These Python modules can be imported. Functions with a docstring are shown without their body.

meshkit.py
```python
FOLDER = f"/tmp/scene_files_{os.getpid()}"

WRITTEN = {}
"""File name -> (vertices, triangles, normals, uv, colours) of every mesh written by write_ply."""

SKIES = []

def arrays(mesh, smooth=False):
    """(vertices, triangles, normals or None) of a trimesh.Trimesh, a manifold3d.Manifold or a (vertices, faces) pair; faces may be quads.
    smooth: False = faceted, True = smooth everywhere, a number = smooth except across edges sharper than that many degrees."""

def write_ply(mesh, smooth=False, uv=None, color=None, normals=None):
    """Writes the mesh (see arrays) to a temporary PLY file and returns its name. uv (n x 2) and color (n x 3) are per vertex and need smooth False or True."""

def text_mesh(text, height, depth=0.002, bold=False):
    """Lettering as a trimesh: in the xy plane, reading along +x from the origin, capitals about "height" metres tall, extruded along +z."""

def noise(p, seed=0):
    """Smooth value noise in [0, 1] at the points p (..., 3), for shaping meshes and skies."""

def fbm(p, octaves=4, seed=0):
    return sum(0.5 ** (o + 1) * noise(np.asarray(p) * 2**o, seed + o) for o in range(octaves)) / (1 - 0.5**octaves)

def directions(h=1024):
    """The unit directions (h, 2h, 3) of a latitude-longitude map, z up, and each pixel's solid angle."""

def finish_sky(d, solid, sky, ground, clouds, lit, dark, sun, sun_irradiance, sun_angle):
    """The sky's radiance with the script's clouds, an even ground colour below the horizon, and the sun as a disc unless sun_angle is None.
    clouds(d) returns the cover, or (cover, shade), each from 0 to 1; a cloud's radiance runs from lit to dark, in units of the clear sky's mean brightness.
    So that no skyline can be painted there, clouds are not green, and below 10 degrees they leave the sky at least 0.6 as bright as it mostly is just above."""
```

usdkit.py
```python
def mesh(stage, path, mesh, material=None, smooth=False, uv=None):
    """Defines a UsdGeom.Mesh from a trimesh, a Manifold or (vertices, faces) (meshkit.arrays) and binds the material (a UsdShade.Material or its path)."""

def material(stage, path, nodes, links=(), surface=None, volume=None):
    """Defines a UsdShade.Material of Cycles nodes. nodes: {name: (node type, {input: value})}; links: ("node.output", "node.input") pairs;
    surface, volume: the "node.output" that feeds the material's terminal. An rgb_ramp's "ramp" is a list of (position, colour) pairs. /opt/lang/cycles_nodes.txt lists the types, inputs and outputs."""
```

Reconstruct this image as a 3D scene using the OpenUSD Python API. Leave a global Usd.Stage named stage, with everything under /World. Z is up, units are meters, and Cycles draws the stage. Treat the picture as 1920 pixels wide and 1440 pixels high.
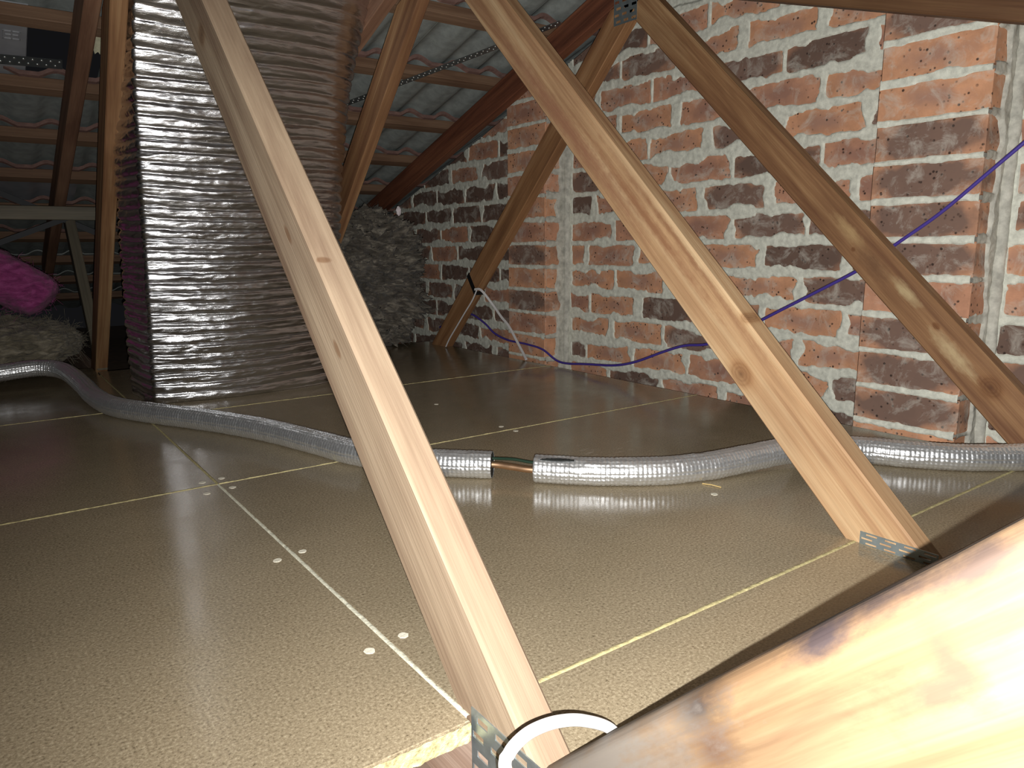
import math, random
import numpy as np, trimesh, usdkit, meshkit
import mapbox_earcut
from shapely.geometry import Polygon, Point, box as sbox
from shapely import affinity
from pxr import Usd, UsdGeom, UsdLux, UsdShade, Gf, Sdf

rnd = random.Random(7)
rng = np.random.default_rng(7)
stage = Usd.Stage.CreateInMemory()
UsdGeom.SetStageUpAxis(stage, 'Z')
UsdGeom.SetStageMetersPerUnit(stage, 1.0)
UsdGeom.Xform.Define(stage, '/World')

# ------------------------------------------------------------------ camera, sky, flash, exposure
H = 0.437                                   # lens height above the particleboard
yaw, pitch, roll = np.radians([36.106, 10.691, -0.412])
fw = np.array([math.sin(yaw) * math.cos(pitch), math.cos(yaw) * math.cos(pitch), -math.sin(pitch)])
r0 = np.array([math.cos(yaw), -math.sin(yaw), 0.0])
u0 = np.cross(r0, fw)
right = r0 * math.cos(roll) + u0 * math.sin(roll)
up = np.cross(right, fw)
eye = np.array([0.0, 0.0, H])
cam = UsdGeom.Camera.Define(stage, '/World/camera')
cm = Gf.Matrix4d(*right, 0, *up, 0, *(-fw), 0, *eye, 1)
cam.AddTransformOp().Set(cm)
cam.CreateHorizontalApertureAttr(36.0)
cam.CreateVerticalApertureAttr(27.0)
cam.CreateFocalLengthAttr(36.0 * 1380.45 / 1920)
cam.CreateClippingRangeAttr(Gf.Vec2f(0.02, 100.0))
cam.CreateExposureAttr(0.0)

dome = UsdLux.DomeLight.Define(stage, '/World/night_sky')
dome.CreateColorAttr(Gf.Vec3f(0.7, 0.72, 0.8))
dome.CreateIntensityAttr(0.0025)

FLASH = 1.0
fl = UsdLux.SphereLight.Define(stage, '/World/camera_flash')
fpos = eye + right * 0.0078 - up * 0.0138
aim = fw + right * 0.319 + up * 0.283                  # the lamp's beam leans towards the gable wall
aim /= np.linalg.norm(aim)
ax = np.cross(aim, [0, 0, 1.0])
ax /= np.linalg.norm(ax)
fl.AddTransformOp().Set(Gf.Matrix4d(*ax, 0, *np.cross(ax, aim), 0, *(-aim), 0, *fpos, 1))
fl.CreateRadiusAttr(0.0016)
fl.CreateColorAttr(Gf.Vec3f(1.0, 0.985, 0.955))
fl.CreateIntensityAttr(1090000.0 * FLASH)
sh = UsdLux.ShapingAPI.Apply(fl.GetPrim())
sh.CreateShapingConeAngleAttr(80.0)
sh.CreateShapingConeSoftnessAttr(1.0)

# ------------------------------------------------------------------ helpers
taken = {}


def path_for(name, parent):
    base = str(parent.GetPath()) if parent is not None else '/World'
    k = taken.get((base, name), -1) + 1
    taken[(base, name)] = k
    return f'{base}/{name}' if k == 0 else f'{base}/{name}_{k:03d}'


def tag(prim, label=None, cat=None, group=None, kind=None):
    p = prim if isinstance(prim, Usd.Prim) else prim.GetPrim()
    for k, v in (('label', label), ('category', cat), ('group', group), ('kind', kind)):
        if v:
            p.SetCustomDataByKey(k, v)
    return p


def thing(name, loc=(0, 0, 0), **kw):
    x = UsdGeom.Xform.Define(stage, path_for(name, None))
    x.AddTranslateOp().Set(Gf.Vec3d(*map(float, loc)))
    p = x.GetPrim()
    tag(p, **kw)
    return p


def parent_offset(parent):
    return np.array(stage.GetPrimAtPath(parent.GetPath()).GetAttribute('xformOp:translate').Get()) if parent is not None and parent.HasAttribute('xformOp:translate') else np.zeros(3)


def obj(name, mesh, mat, parent=None, at=None, frame=None, smooth=False, uv=None, **kw):
    """One Mesh. at = world position of the local origin, frame = 3 rows (world axes of local x, y, z).  Points are local."""
    p = path_for(name, parent)
    m = usdkit.mesh(stage, p, mesh, mat, smooth=smooth, uv=uv)
    off = np.zeros(3)
    q = parent
    while q is not None and q.GetPath() != Sdf.Path('/World') and q.GetPath() != Sdf.Path('/'):
        if q.HasAttribute('xformOp:translate'):
            off += np.array(q.GetAttribute('xformOp:translate').Get())
        q = q.GetParent()
    loc = (np.zeros(3) if at is None else np.asarray(at, float)) - off
    if frame is not None:
        fr = np.asarray(frame, float)
        m.AddTransformOp().Set(Gf.Matrix4d(*fr[0], 0, *fr[1], 0, *fr[2], 0, *loc, 1))
    elif np.abs(loc).max() > 1e-12:
        m.AddTranslateOp().Set(Gf.Vec3d(*map(float, loc)))
    tag(m.GetPrim(), **kw)
    return m.GetPrim()


def mat(name, nodes, links, surface='p.BSDF'):
    return usdkit.material(stage, '/World/Looks/' + name, nodes, links, surface=surface)


UsdGeom.Scope.Define(stage, '/World/Looks')


def prism(poly, t, c=0.002, c_low=None):
    """Polygon (n,2) in xy extruded 0..t along z, all edges chamfered by c."""
    P = Polygon(poly)
    if P.exterior.is_ccw is False:
        P = Polygon(list(P.exterior.coords)[::-1])
    pts = np.array(P.exterior.coords)[:-1]
    Q = P.buffer(-c, join_style=2)
    n = len(pts)
    qs = None
    if c > 0 and Q.geom_type == 'Polygon' and not Q.is_empty:
        q = np.array(Q.exterior.coords)[:-1]
        if Q.exterior.is_ccw is False:
            q = q[::-1]
        if len(q) == n:
            k = np.argmin(np.linalg.norm(q - pts[0], axis=1))
            qs = np.roll(q, -k, axis=0)
    if qs is None:
        return trimesh.creation.extrude_polygon(P, t, engine='earcut')
    rings = [(qs, 0), (pts, c), (pts, t - c), (qs, t)]
    v = np.vstack([np.column_stack([r, np.full(n, z)]) for r, z in rings])
    f = []
    for a in range(3):
        for i in range(n):
            j = (i + 1) % n
            f += [[a * n + i, a * n + j, (a + 1) * n + j], [a * n + i, (a + 1) * n + j, (a + 1) * n + i]]
    tri = mapbox_earcut.triangulate_float64(qs, np.array([n], np.uint32)).reshape(-1, 3)
    for a, b, cc in tri:
        x = np.cross(qs[b] - qs[a], qs[cc] - qs[a])
        if x < 0:
            b, cc = cc, b
        f += [[a, cc, b], [3 * n + a, 3 * n + b, 3 * n + cc]]
    return trimesh.Trimesh(v, np.array(f), process=False)


def cbox(x0, x1, y0, y1, z0, z1, c=0.002):
    m = prism([(x0, y0), (x1, y0), (x1, y1), (x0, y1)], z1 - z0, c)
    m.apply_translation((0, 0, z0))
    return m


def catmull(P, n):
    P = np.asarray(P, float)
    Q = np.vstack([2 * P[0] - P[1], P, 2 * P[-1] - P[-2]])
    out = []
    for i in range(len(P) - 1):
        a, b, c, d = Q[i:i + 4]
        for t in np.linspace(0, 1, n, endpoint=False):
            out.append(0.5 * (2 * b + (c - a) * t + (2 * a - 5 * b + 4 * c - d) * t * t + (3 * b - a - 3 * c + d) * t ** 3))
    out.append(P[-1])
    return np.array(out)


def resample(C, step):
    C = np.asarray(C, float)
    s = np.concatenate([[0], np.cumsum(np.linalg.norm(np.diff(C, axis=0), axis=1))])
    q = np.linspace(0, s[-1], max(int(round(s[-1] / step)), 2) + 1)
    return np.column_stack([np.interp(q, s, C[:, k]) for k in range(3)]), q


def frames(C, ref=(0, 0, 1.0)):
    T = np.gradient(C, axis=0)
    T /= np.linalg.norm(T, axis=1, keepdims=True)
    N = np.asarray(ref, float) - (T @ np.asarray(ref, float))[:, None] * T
    N /= np.linalg.norm(N, axis=1, keepdims=True)
    return T, N, np.cross(T, N)


def tube(C, rx, ry=None, sides=12, ref=(0, 0, 1.0), radial=None, caps=True):
    """Sweep; rx along the reference normal, ry across it; radial(i, angle) multiplies the radius."""
    ry = rx if ry is None else ry
    T, N, B = frames(C, ref)
    a = np.arange(sides) * 2 * np.pi / sides
    R = np.ones((len(C), sides)) if radial is None else radial
    v = C[:, None] + (R * rx)[..., None] * np.cos(a)[None, :, None] * N[:, None] + (R * ry)[..., None] * np.sin(a)[None, :, None] * B[:, None]
    n = len(C)
    i, j = np.meshgrid(np.arange(n - 1), np.arange(sides), indexing='ij')
    q = np.stack([i * sides + j, i * sides + (j + 1) % sides, (i + 1) * sides + (j + 1) % sides, (i + 1) * sides + j], -1).reshape(-1, 4)
    f = np.vstack([q[:, [0, 2, 1]], q[:, [0, 3, 2]]])
    v = v.reshape(-1, 3)
    if caps:
        v = np.vstack([v, C[0], C[-1]])
        k = np.arange(sides)
        f = np.vstack([f, np.column_stack([np.full(sides, len(v) - 2), k, (k + 1) % sides]),
                       np.column_stack([np.full(sides, len(v) - 1), (n - 1) * sides + (k + 1) % sides, (n - 1) * sides + k])])
    m = trimesh.Trimesh(v, f, process=False)
    if m.volume < 0:
        m.invert()
    return m


def grid_faces(n, m, wrap=False):
    i, j = np.meshgrid(np.arange(n - 1), np.arange(m if wrap else m - 1), indexing='ij')
    q = np.stack([i * m + j, i * m + (j + 1) % m, (i + 1) * m + (j + 1) % m, (i + 1) * m + j], -1).reshape(-1, 4)
    return np.vstack([q[:, [0, 1, 2]], q[:, [0, 2, 3]]])


def fbm(p, o=4, seed=0):
    return meshkit.fbm(np.asarray(p, float), o, seed)


# ------------------------------------------------------------------ materials
def wood(name, dark, mid, light, seed=0.0, knots=(), spots=(), blots=(), rough=0.62, streak=16.0, stain=0.0, stain_col=(0.09, 0.065, 0.055)):
    """Sawn pine: grain runs along local x.  knots: (x, y, z, radius); spots: small resin marks."""
    n = {
        'tc': ('texture_coordinate', {}),
        'm1': ('mapping', {'location': (seed, seed * 1.7, seed * 0.3), 'scale': (0.9, streak, streak)}),
        'n1': ('noise_texture', {'scale': 1.6, 'detail': 5.0, 'roughness': 0.6, 'distortion': 0.5}),
        'r1': ('rgb_ramp', {'ramp': [(0.0, dark), (0.34, dark), (0.5, mid), (0.68, light), (1.0, light)]}),
        'm2': ('mapping', {'location': (seed * 2, 0, 0), 'scale': (5.0, 260.0, 260.0)}),
        'n2': ('noise_texture', {'scale': 1.0, 'detail': 2.0}),
        'r2': ('rgb_ramp', {'ramp': [(0.25, (0.86, 0.84, 0.82)), (0.6, (1.06, 1.06, 1.06))]}),
        'x2': ('mix_color', {'blend_type': 'multiply', 'fac': 0.8, 'use_clamp': False}),
        'm3': ('mapping', {'location': (seed, 3, 1), 'scale': (3.0, 7.0, 7.0)}),
        'n3': ('noise_texture', {'scale': 1.5, 'detail': 3.0}),
        'r3': ('rgb_ramp', {'ramp': [(0.3, (0.80, 0.76, 0.74)), (0.62, (1.08, 1.08, 1.06))]}),
        'x3': ('mix_color', {'blend_type': 'multiply', 'fac': 0.75, 'use_clamp': False}),
        'bp': ('bump', {'strength': 0.25, 'distance': 0.002}),
        'p': ('principled_bsdf', {'roughness': rough, 'specular_ior_level': 0.35}),
    }
    l = [('tc.object', 'm1.vector'), ('m1.vector', 'n1.vector'), ('n1.fac', 'r1.fac'), ('tc.object', 'm2.vector'), ('m2.vector', 'n2.vector'),
         ('n2.fac', 'r2.fac'), ('r1.color', 'x2.a'), ('r2.color', 'x2.b'), ('tc.object', 'm3.vector'), ('m3.vector', 'n3.vector'), ('n3.fac', 'r3.fac'),
         ('x2.result', 'x3.a'), ('r3.color', 'x3.b'), ('n2.fac', 'bp.height'), ('bp.normal', 'p.normal')]
    last = 'x3.result'
    for i, (x, y, z, r) in enumerate(knots):
        n[f'ks{i}'] = ('vector_math', {'math_type': 'subtract', 'vector2': (x, y, z)})
        n[f'km{i}'] = ('vector_math', {'math_type': 'multiply', 'vector2': (0.8 / r, 1.0 / r, 0.25 / r)})
        n[f'kl{i}'] = ('vector_math', {'math_type': 'length'})
        n[f'kn{i}'] = ('math', {'math_type': 'multiply_add', 'value2': 0.35, 'value3': -0.17})
        n[f'ka{i}'] = ('math', {'math_type': 'add'})
        n[f'kr{i}'] = ('rgb_ramp', {'ramp': [(0.0, (0.40, 0.33, 0.30)), (0.10, (0.55, 0.46, 0.40)), (0.16, (0.66, 0.57, 0.50)), (0.21, (0.58, 0.48, 0.42)), (0.27, (0.72, 0.63, 0.56)), (0.33, (0.66, 0.56, 0.48)), (0.40, (0.82, 0.74, 0.68)), (0.52, (0.95, 0.92, 0.88)), (0.75, (1, 1, 1))]})
        n[f'kh{i}'] = ('math', {'math_type': 'multiply', 'value2': 0.4})
        n[f'kx{i}'] = ('mix_color', {'blend_type': 'multiply', 'fac': 1.0, 'use_clamp': False})
        l += [('tc.object', f'ks{i}.vector1'), (f'ks{i}.vector', f'km{i}.vector1'), (f'km{i}.vector', f'kl{i}.vector1'), ('n3.fac', f'kn{i}.value1'),
              (f'kl{i}.value', f'ka{i}.value1'), (f'kn{i}.value', f'ka{i}.value2'), (f'ka{i}.value', f'kh{i}.value1'), (f'kh{i}.value', f'kr{i}.fac'),
              (last, f'kx{i}.a'), (f'kr{i}.color', f'kx{i}.b')]
        last = f'kx{i}.result'
    for i, (x, y, z, rx, ry) in enumerate(spots):
        n[f'ss{i}'] = ('vector_math', {'math_type': 'subtract', 'vector2': (x, y, z)})
        n[f'sm{i}'] = ('vector_math', {'math_type': 'multiply', 'vector2': (1.0 / rx, 1.0 / ry, 1.0 / 0.012)})
        n[f'sl{i}'] = ('vector_math', {'math_type': 'length'})
        n[f'sr{i}'] = ('rgb_ramp', {'ramp': [(0.0, (0.60, 0.47, 0.38)), (0.6, (0.66, 0.54, 0.46)), (1.0, (1, 1, 1))]})
        n[f'sx{i}'] = ('mix_color', {'blend_type': 'multiply', 'fac': 0.9, 'use_clamp': False})
        l += [('tc.object', f'ss{i}.vector1'), (f'ss{i}.vector', f'sm{i}.vector1'), (f'sm{i}.vector', f'sl{i}.vector1'), (f'sl{i}.value', f'sr{i}.fac'),
              (last, f'sx{i}.a'), (f'sr{i}.color', f'sx{i}.b')]
        last = f'sx{i}.result'
    if stain:
        n['mt'] = ('mapping', {'location': (seed * 3.1, 1.3, 0.4), 'scale': (6.5, 13.0, 9.0)})
        n['nt'] = ('noise_texture', {'scale': 1.3, 'detail': 6.0, 'roughness': 0.62, 'distortion': 0.8})
        n['rt'] = ('map_range', {'from_min': 0.53, 'from_max': 0.70, 'to_min': 0.0, 'to_max': stain, 'clamp': True})
        n['xt'] = ('mix_color', {'b': stain_col})
        l += [('tc.object', 'mt.vector'), ('mt.vector', 'nt.vector'), ('nt.fac', 'rt.value'), ('rt.result', 'xt.fac'), (last, 'xt.a')]
        last = 'xt.result'
    if blots:
        n['bm'] = ('mapping', {'location': (seed, 2.0, 5.0), 'scale': (40.0, 90.0, 40.0)})
        n['bn'] = ('noise_texture', {'scale': 1.0, 'detail': 6.0, 'roughness': 0.65})
        n['bo'] = ('math', {'math_type': 'multiply_add', 'value2': 1.9, 'value3': -0.95})
        l += [('tc.object', 'bm.vector'), ('bm.vector', 'bn.vector'), ('bn.fac', 'bo.value1')]
    for i, (x, y, rx, ry, col) in enumerate(blots):
        n[f'bs{i}'] = ('vector_math', {'math_type': 'subtract', 'vector2': (x, y, 0)})
        n[f'bq{i}'] = ('vector_math', {'math_type': 'multiply', 'vector2': (1.0 / rx, 1.0 / ry, 0.0)})
        n[f'bl{i}'] = ('vector_math', {'math_type': 'length'})
        n[f'ba{i}'] = ('math', {'math_type': 'add'})
        n[f'br{i}'] = ('map_range', {'from_min': 0.25, 'from_max': 1.35, 'to_min': 0.9, 'to_max': 0.0, 'clamp': True})
        n[f'bx{i}'] = ('mix_color', {'b': col})
        l += [('tc.object', f'bs{i}.vector1'), (f'bs{i}.vector', f'bq{i}.vector1'), (f'bq{i}.vector', f'bl{i}.vector1'), (f'bl{i}.value', f'ba{i}.value1'),
              ('bo.value', f'ba{i}.value2'), (f'ba{i}.value', f'br{i}.value'), (f'br{i}.result', f'bx{i}.fac'), (last, f'bx{i}.a')]
        last = f'bx{i}.result'
    l.append((last, 'p.base_color'))
    return mat(name, n, l)


def plain(name, col, rough=0.6, metal=0.0, bump=0.0, bscale=60.0, var=0.0, spec=0.5):
    d = tuple(c * (1 - var) for c in col)
    e = tuple(min(c * (1 + var), 1.0) for c in col)
    n = {'tc': ('texture_coordinate', {}), 'n': ('noise_texture', {'scale': bscale, 'detail': 4.0, 'roughness': 0.6}),
         'r': ('rgb_ramp', {'ramp': [(0.3, d), (0.7, e)]}), 'b': ('bump', {'strength': bump, 'distance': 0.003}),
         'p': ('principled_bsdf', {'roughness': rough, 'metallic': metal, 'specular_ior_level': spec})}
    l = [('tc.object', 'n.vector'), ('n.fac', 'r.fac'), ('r.color', 'p.base_color'), ('n.fac', 'b.height')]
    if bump:
        l.append(('b.normal', 'p.normal'))
    return mat(name, n, l)


def brick_mat(name, body, core, core_lo, core_hi, seed):
    """Flashed clay brick: orange-red skin, kiln-darkened middle, iron spots, dried mortar dust."""
    n = {
        'tc': ('texture_coordinate', {}), 'oi': ('object_info', {}),
        'of': ('math', {'math_type': 'multiply', 'value2': 37.0}),
        'ov': ('combine_xyz', {}),
        'ps': ('vector_math', {'math_type': 'add'}),
        'n1': ('noise_texture', {'scale': 14.0, 'detail': 5.0, 'roughness': 0.65}),
        'body': ('rgb_ramp', {'ramp': [(0.25, tuple(c * 0.72 for c in body)), (0.5, body), (0.75, tuple(min(c * 1.3, 1) for c in body))]}),
        'dm': ('vector_math', {'math_type': 'multiply', 'vector2': (8.6, 24.0, 0.0)}),
        'dl': ('vector_math', {'math_type': 'length'}),
        'n2': ('noise_texture', {'scale': 22.0, 'detail': 4.0}),
        'na': ('math', {'math_type': 'multiply_add', 'value2': 1.1, 'value3': -0.55}),
        'ds': ('math', {'math_type': 'add'}),
        'cr': ('map_range', {'from_min': core_lo, 'from_max': core_hi, 'to_min': 0.85, 'to_max': 0.0, 'clamp': True}),
        'x1': ('mix_color', {'b': core}),
        'v': ('voronoi_texture', {'scale': 72.0}),
        'vr': ('map_range', {'from_min': 0.15, 'from_max': 0.27, 'to_min': 1.0, 'to_max': 0.0, 'clamp': True}),
        'n4': ('noise_texture', {'scale': 30.0, 'detail': 1.0}),
        'vm': ('map_range', {'from_min': 0.42, 'from_max': 0.55, 'to_min': 0.0, 'to_max': 0.9, 'clamp': True}),
        'vx': ('math', {'math_type': 'multiply'}),
        'x2': ('mix_color', {'b': (0.035, 0.022, 0.018)}),
        'n3': ('noise_texture', {'scale': 19.0, 'detail': 6.0, 'roughness': 0.7, 'distortion': 0.6}),
        'mr': ('map_range', {'from_min': 0.50, 'from_max': 0.74, 'to_min': 0.0, 'to_max': 0.72, 'clamp': True}),
        'x3': ('mix_color', {'b': (0.62, 0.59, 0.52)}),
        'bp': ('bump', {'strength': 0.5, 'distance': 0.003}),
        'p': ('principled_bsdf', {'roughness': 0.85, 'specular_ior_level': 0.2}),
    }
    l = [('oi.random', 'of.value1'), ('of.value', 'ov.x'), ('of.value', 'ov.y'), ('tc.object', 'ps.vector1'), ('ov.vector', 'ps.vector2'),
         ('ps.vector', 'n1.vector'), ('n1.fac', 'body.fac'), ('tc.object', 'dm.vector1'), ('dm.vector', 'dl.vector1'), ('ps.vector', 'n2.vector'),
         ('n2.fac', 'na.value1'), ('dl.value', 'ds.value1'), ('na.value', 'ds.value2'), ('ds.value', 'cr.value'), ('cr.result', 'x1.fac'), ('body.color', 'x1.a'),
         ('ps.vector', 'v.vector'), ('v.distance', 'vr.value'), ('ps.vector', 'n4.vector'), ('n4.fac', 'vm.value'), ('vr.result', 'vx.value1'), ('vm.result', 'vx.value2'),
         ('vx.value', 'x2.fac'), ('x1.result', 'x2.a'), ('ps.vector', 'n3.vector'), ('n3.fac', 'mr.value'), ('mr.result', 'x3.fac'), ('x2.result', 'x3.a'),
         ('x3.result', 'p.base_color'), ('n1.fac', 'bp.height'), ('bp.normal', 'p.normal')]
    return mat(name, n, l)


BR = [brick_mat('brick_orange', (0.60, 0.31, 0.18), (0.40, 0.23, 0.17), 0.15, 0.75, 1),
      brick_mat('brick_red', (0.52, 0.27, 0.17), (0.33, 0.18, 0.135), 0.2, 0.8, 2),
      brick_mat('brick_flashed', (0.53, 0.28, 0.17), (0.15, 0.105, 0.09), 0.80, 1.25, 3),
      brick_mat('brick_dark', (0.42, 0.22, 0.14), (0.11, 0.08, 0.068), 0.9, 1.45, 4)]

M_mortar = plain('mortar', (0.68, 0.69, 0.60), 0.9, bump=0.6, bscale=70, var=0.2, spec=0.2)
M_mortar_gray = plain('mortar_smear', (0.50, 0.49, 0.43), 0.9, bump=0.6, bscale=45, var=0.28, spec=0.2)

M_panel = mat('particleboard', {
    'tc': ('texture_coordinate', {}),
    'n1': ('noise_texture', {'scale': 290.0, 'detail': 3.0, 'roughness': 0.75}),
    'r1': ('rgb_ramp', {'ramp': [(0.28, (0.10, 0.074, 0.045)), (0.42, (0.25, 0.20, 0.13)), (0.56, (0.335, 0.275, 0.182)), (0.72, (0.49, 0.42, 0.295))]}),
    'n2': ('noise_texture', {'scale': 2.2, 'detail': 4.0}),
    'r2': ('rgb_ramp', {'ramp': [(0.3, (0.8, 0.8, 0.8)), (0.7, (1.08, 1.08, 1.08))]}),
    'x': ('mix_color', {'blend_type': 'multiply', 'fac': 1.0, 'use_clamp': False}),
    'n3': ('noise_texture', {'scale': 7.0, 'detail': 5.0, 'roughness': 0.65}),
    'rr': ('map_range', {'from_min': 0.3, 'from_max': 0.7, 'to_min': 0.11, 'to_max': 0.24, 'clamp': True}),
    'b': ('bump', {'strength': 0.03, 'distance': 0.001}),
    'dm': ('mapping', {'scale': (14.0, 60.0, 1.0)}), 'dn': ('noise_texture', {'scale': 1.0, 'detail': 6.0, 'roughness': 0.7}),
    'ds': ('vector_math', {'math_type': 'subtract', 'vector2': (1.055, 1.115, 0.0)}), 'dq': ('vector_math', {'math_type': 'multiply', 'vector2': (5.5, 11.0, 0.0)}),
    'dl': ('vector_math', {'math_type': 'length'}), 'dr': ('map_range', {'from_min': 0.3, 'from_max': 1.0, 'to_min': 1.0, 'to_max': 0.0, 'clamp': True}),
    'dt': ('map_range', {'from_min': 0.56, 'from_max': 0.68, 'to_min': 0.0, 'to_max': 0.5, 'clamp': True}), 'df': ('math', {'math_type': 'multiply'}),
    'dx': ('mix_color', {'b': (0.62, 0.58, 0.50)}),
    'p': ('principled_bsdf', {'specular_ior_level': 0.5}),
}, [('tc.object', 'dm.vector'), ('dm.vector', 'dn.vector'), ('tc.object', 'ds.vector1'), ('ds.vector', 'dq.vector1'), ('dq.vector', 'dl.vector1'), ('dl.value', 'dr.value'),
    ('dn.fac', 'dt.value'), ('dr.result', 'df.value1'), ('dt.result', 'df.value2'), ('df.value', 'dx.fac'), ('x.result', 'dx.a'), ('dx.result', 'p.base_color'), ('tc.object', 'n1.vector'), ('n1.fac', 'r1.fac'), ('tc.object', 'n2.vector'), ('n2.fac', 'r2.fac'), ('r1.color', 'x.a'), ('r2.color', 'x.b'),
    ('tc.object', 'n3.vector'), ('n3.fac', 'rr.value'), ('rr.result', 'p.roughness'), ('n1.fac', 'b.height'), ('b.normal', 'p.normal')])
M_edge = plain('raw_board_edge', (0.60, 0.52, 0.27), 0.9, bump=0.9, bscale=160, var=0.45, spec=0.2)
M_seam_w = plain('seam_dust_white', (0.62, 0.60, 0.48), 0.95, bump=0.5, bscale=200, var=0.2, spec=0.1)
M_seam_y = plain('seam_chips_yellow', (0.46, 0.40, 0.21), 0.95, bump=0.5, bscale=200, var=0.25, spec=0.1)
M_plug = plain('screw_filler', (0.72, 0.68, 0.56), 0.8, bump=0.3, bscale=300, var=0.15)
M_tile = plain('tile_underside', (0.29, 0.315, 0.30), 0.75, bump=0.3, bscale=26, var=0.22, spec=0.35)
M_tile_gloss = plain('tile_underside_glossy', (0.34, 0.35, 0.37), 0.3, bump=0.1, bscale=20, var=0.12)
M_tile_edge = plain('terracotta_tile_edge', (0.22, 0.13, 0.11), 0.8, bump=0.3, bscale=40, var=0.25, spec=0.3)
M_plate = plain('galvanised_plate', (0.40, 0.47, 0.50), 0.42, metal=0.85, bump=0.08, bscale=60, var=0.15)
M_strap = plain('galvanised_strap', (0.30, 0.34, 0.36), 0.38, metal=0.9, var=0.1)
M_stud = plain('bright_stud', (0.75, 0.78, 0.76), 0.32, metal=0.9)
M_dark = plain('dark_strap', (0.02, 0.022, 0.026), 0.6)
M_black = plain('black_foam', (0.012, 0.014, 0.013), 0.75, bump=0.5, bscale=400, var=0.4)
M_blacktape = plain('black_tape', (0.008, 0.008, 0.009), 0.45)
M_copper = plain('copper', (0.92, 0.58, 0.36), 0.38, metal=1.0, var=0.12)
M_green = plain('dark_green_wire', (0.015, 0.035, 0.022), 0.35)
M_purple = plain('violet_cable', (0.07, 0.045, 0.30), 0.4)
M_white = plain('white_cable', (0.60, 0.585, 0.58), 0.5, var=0.03)
M_lining = plain('dusty_lining', (0.20, 0.14, 0.10), 0.9, bump=0.4, bscale=30, var=0.3)
M_straw = plain('straw', (0.55, 0.40, 0.16), 0.6, var=0.1)

M_foil = mat('duct_foil', {
    'tc': ('texture_coordinate', {}),
    'm': ('mapping', {'scale': (9.0, 9.0, 60.0)}),
    'n': ('noise_texture', {'scale': 2.4, 'detail': 6.0, 'roughness': 0.62, 'distortion': 1.2}),
    'b': ('bump', {'strength': 0.28, 'distance': 0.004}),
    'p': ('principled_bsdf', {'base_color': (0.70, 0.70, 0.72), 'metallic': 1.0, 'roughness': 0.09}),
    'q': ('principled_bsdf', {'base_color': (0.72, 0.73, 0.76), 'metallic': 1.0, 'roughness': 0.31}),
    'x': ('mix_closure', {'fac': 0.42}),
}, [('tc.object', 'm.vector'), ('m.vector', 'n.vector'), ('n.fac', 'b.height'), ('b.normal', 'p.normal'), ('b.normal', 'q.normal'), ('p.BSDF', 'x.closure1'), ('q.BSDF', 'x.closure2')], surface='x.closure')
M_sleeve = mat('scrim_foil', {
    'tc': ('texture_coordinate', {}),
    'n': ('noise_texture', {'scale': 90.0, 'detail': 4.0}),
    'b': ('bump', {'strength': 0.35, 'distance': 0.002}),
    'p': ('principled_bsdf', {'base_color': (0.86, 0.88, 0.90), 'metallic': 0.85, 'roughness': 0.36}),
}, [('tc.object', 'n.vector'), ('n.fac', 'b.height'), ('b.normal', 'p.normal')])


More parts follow.
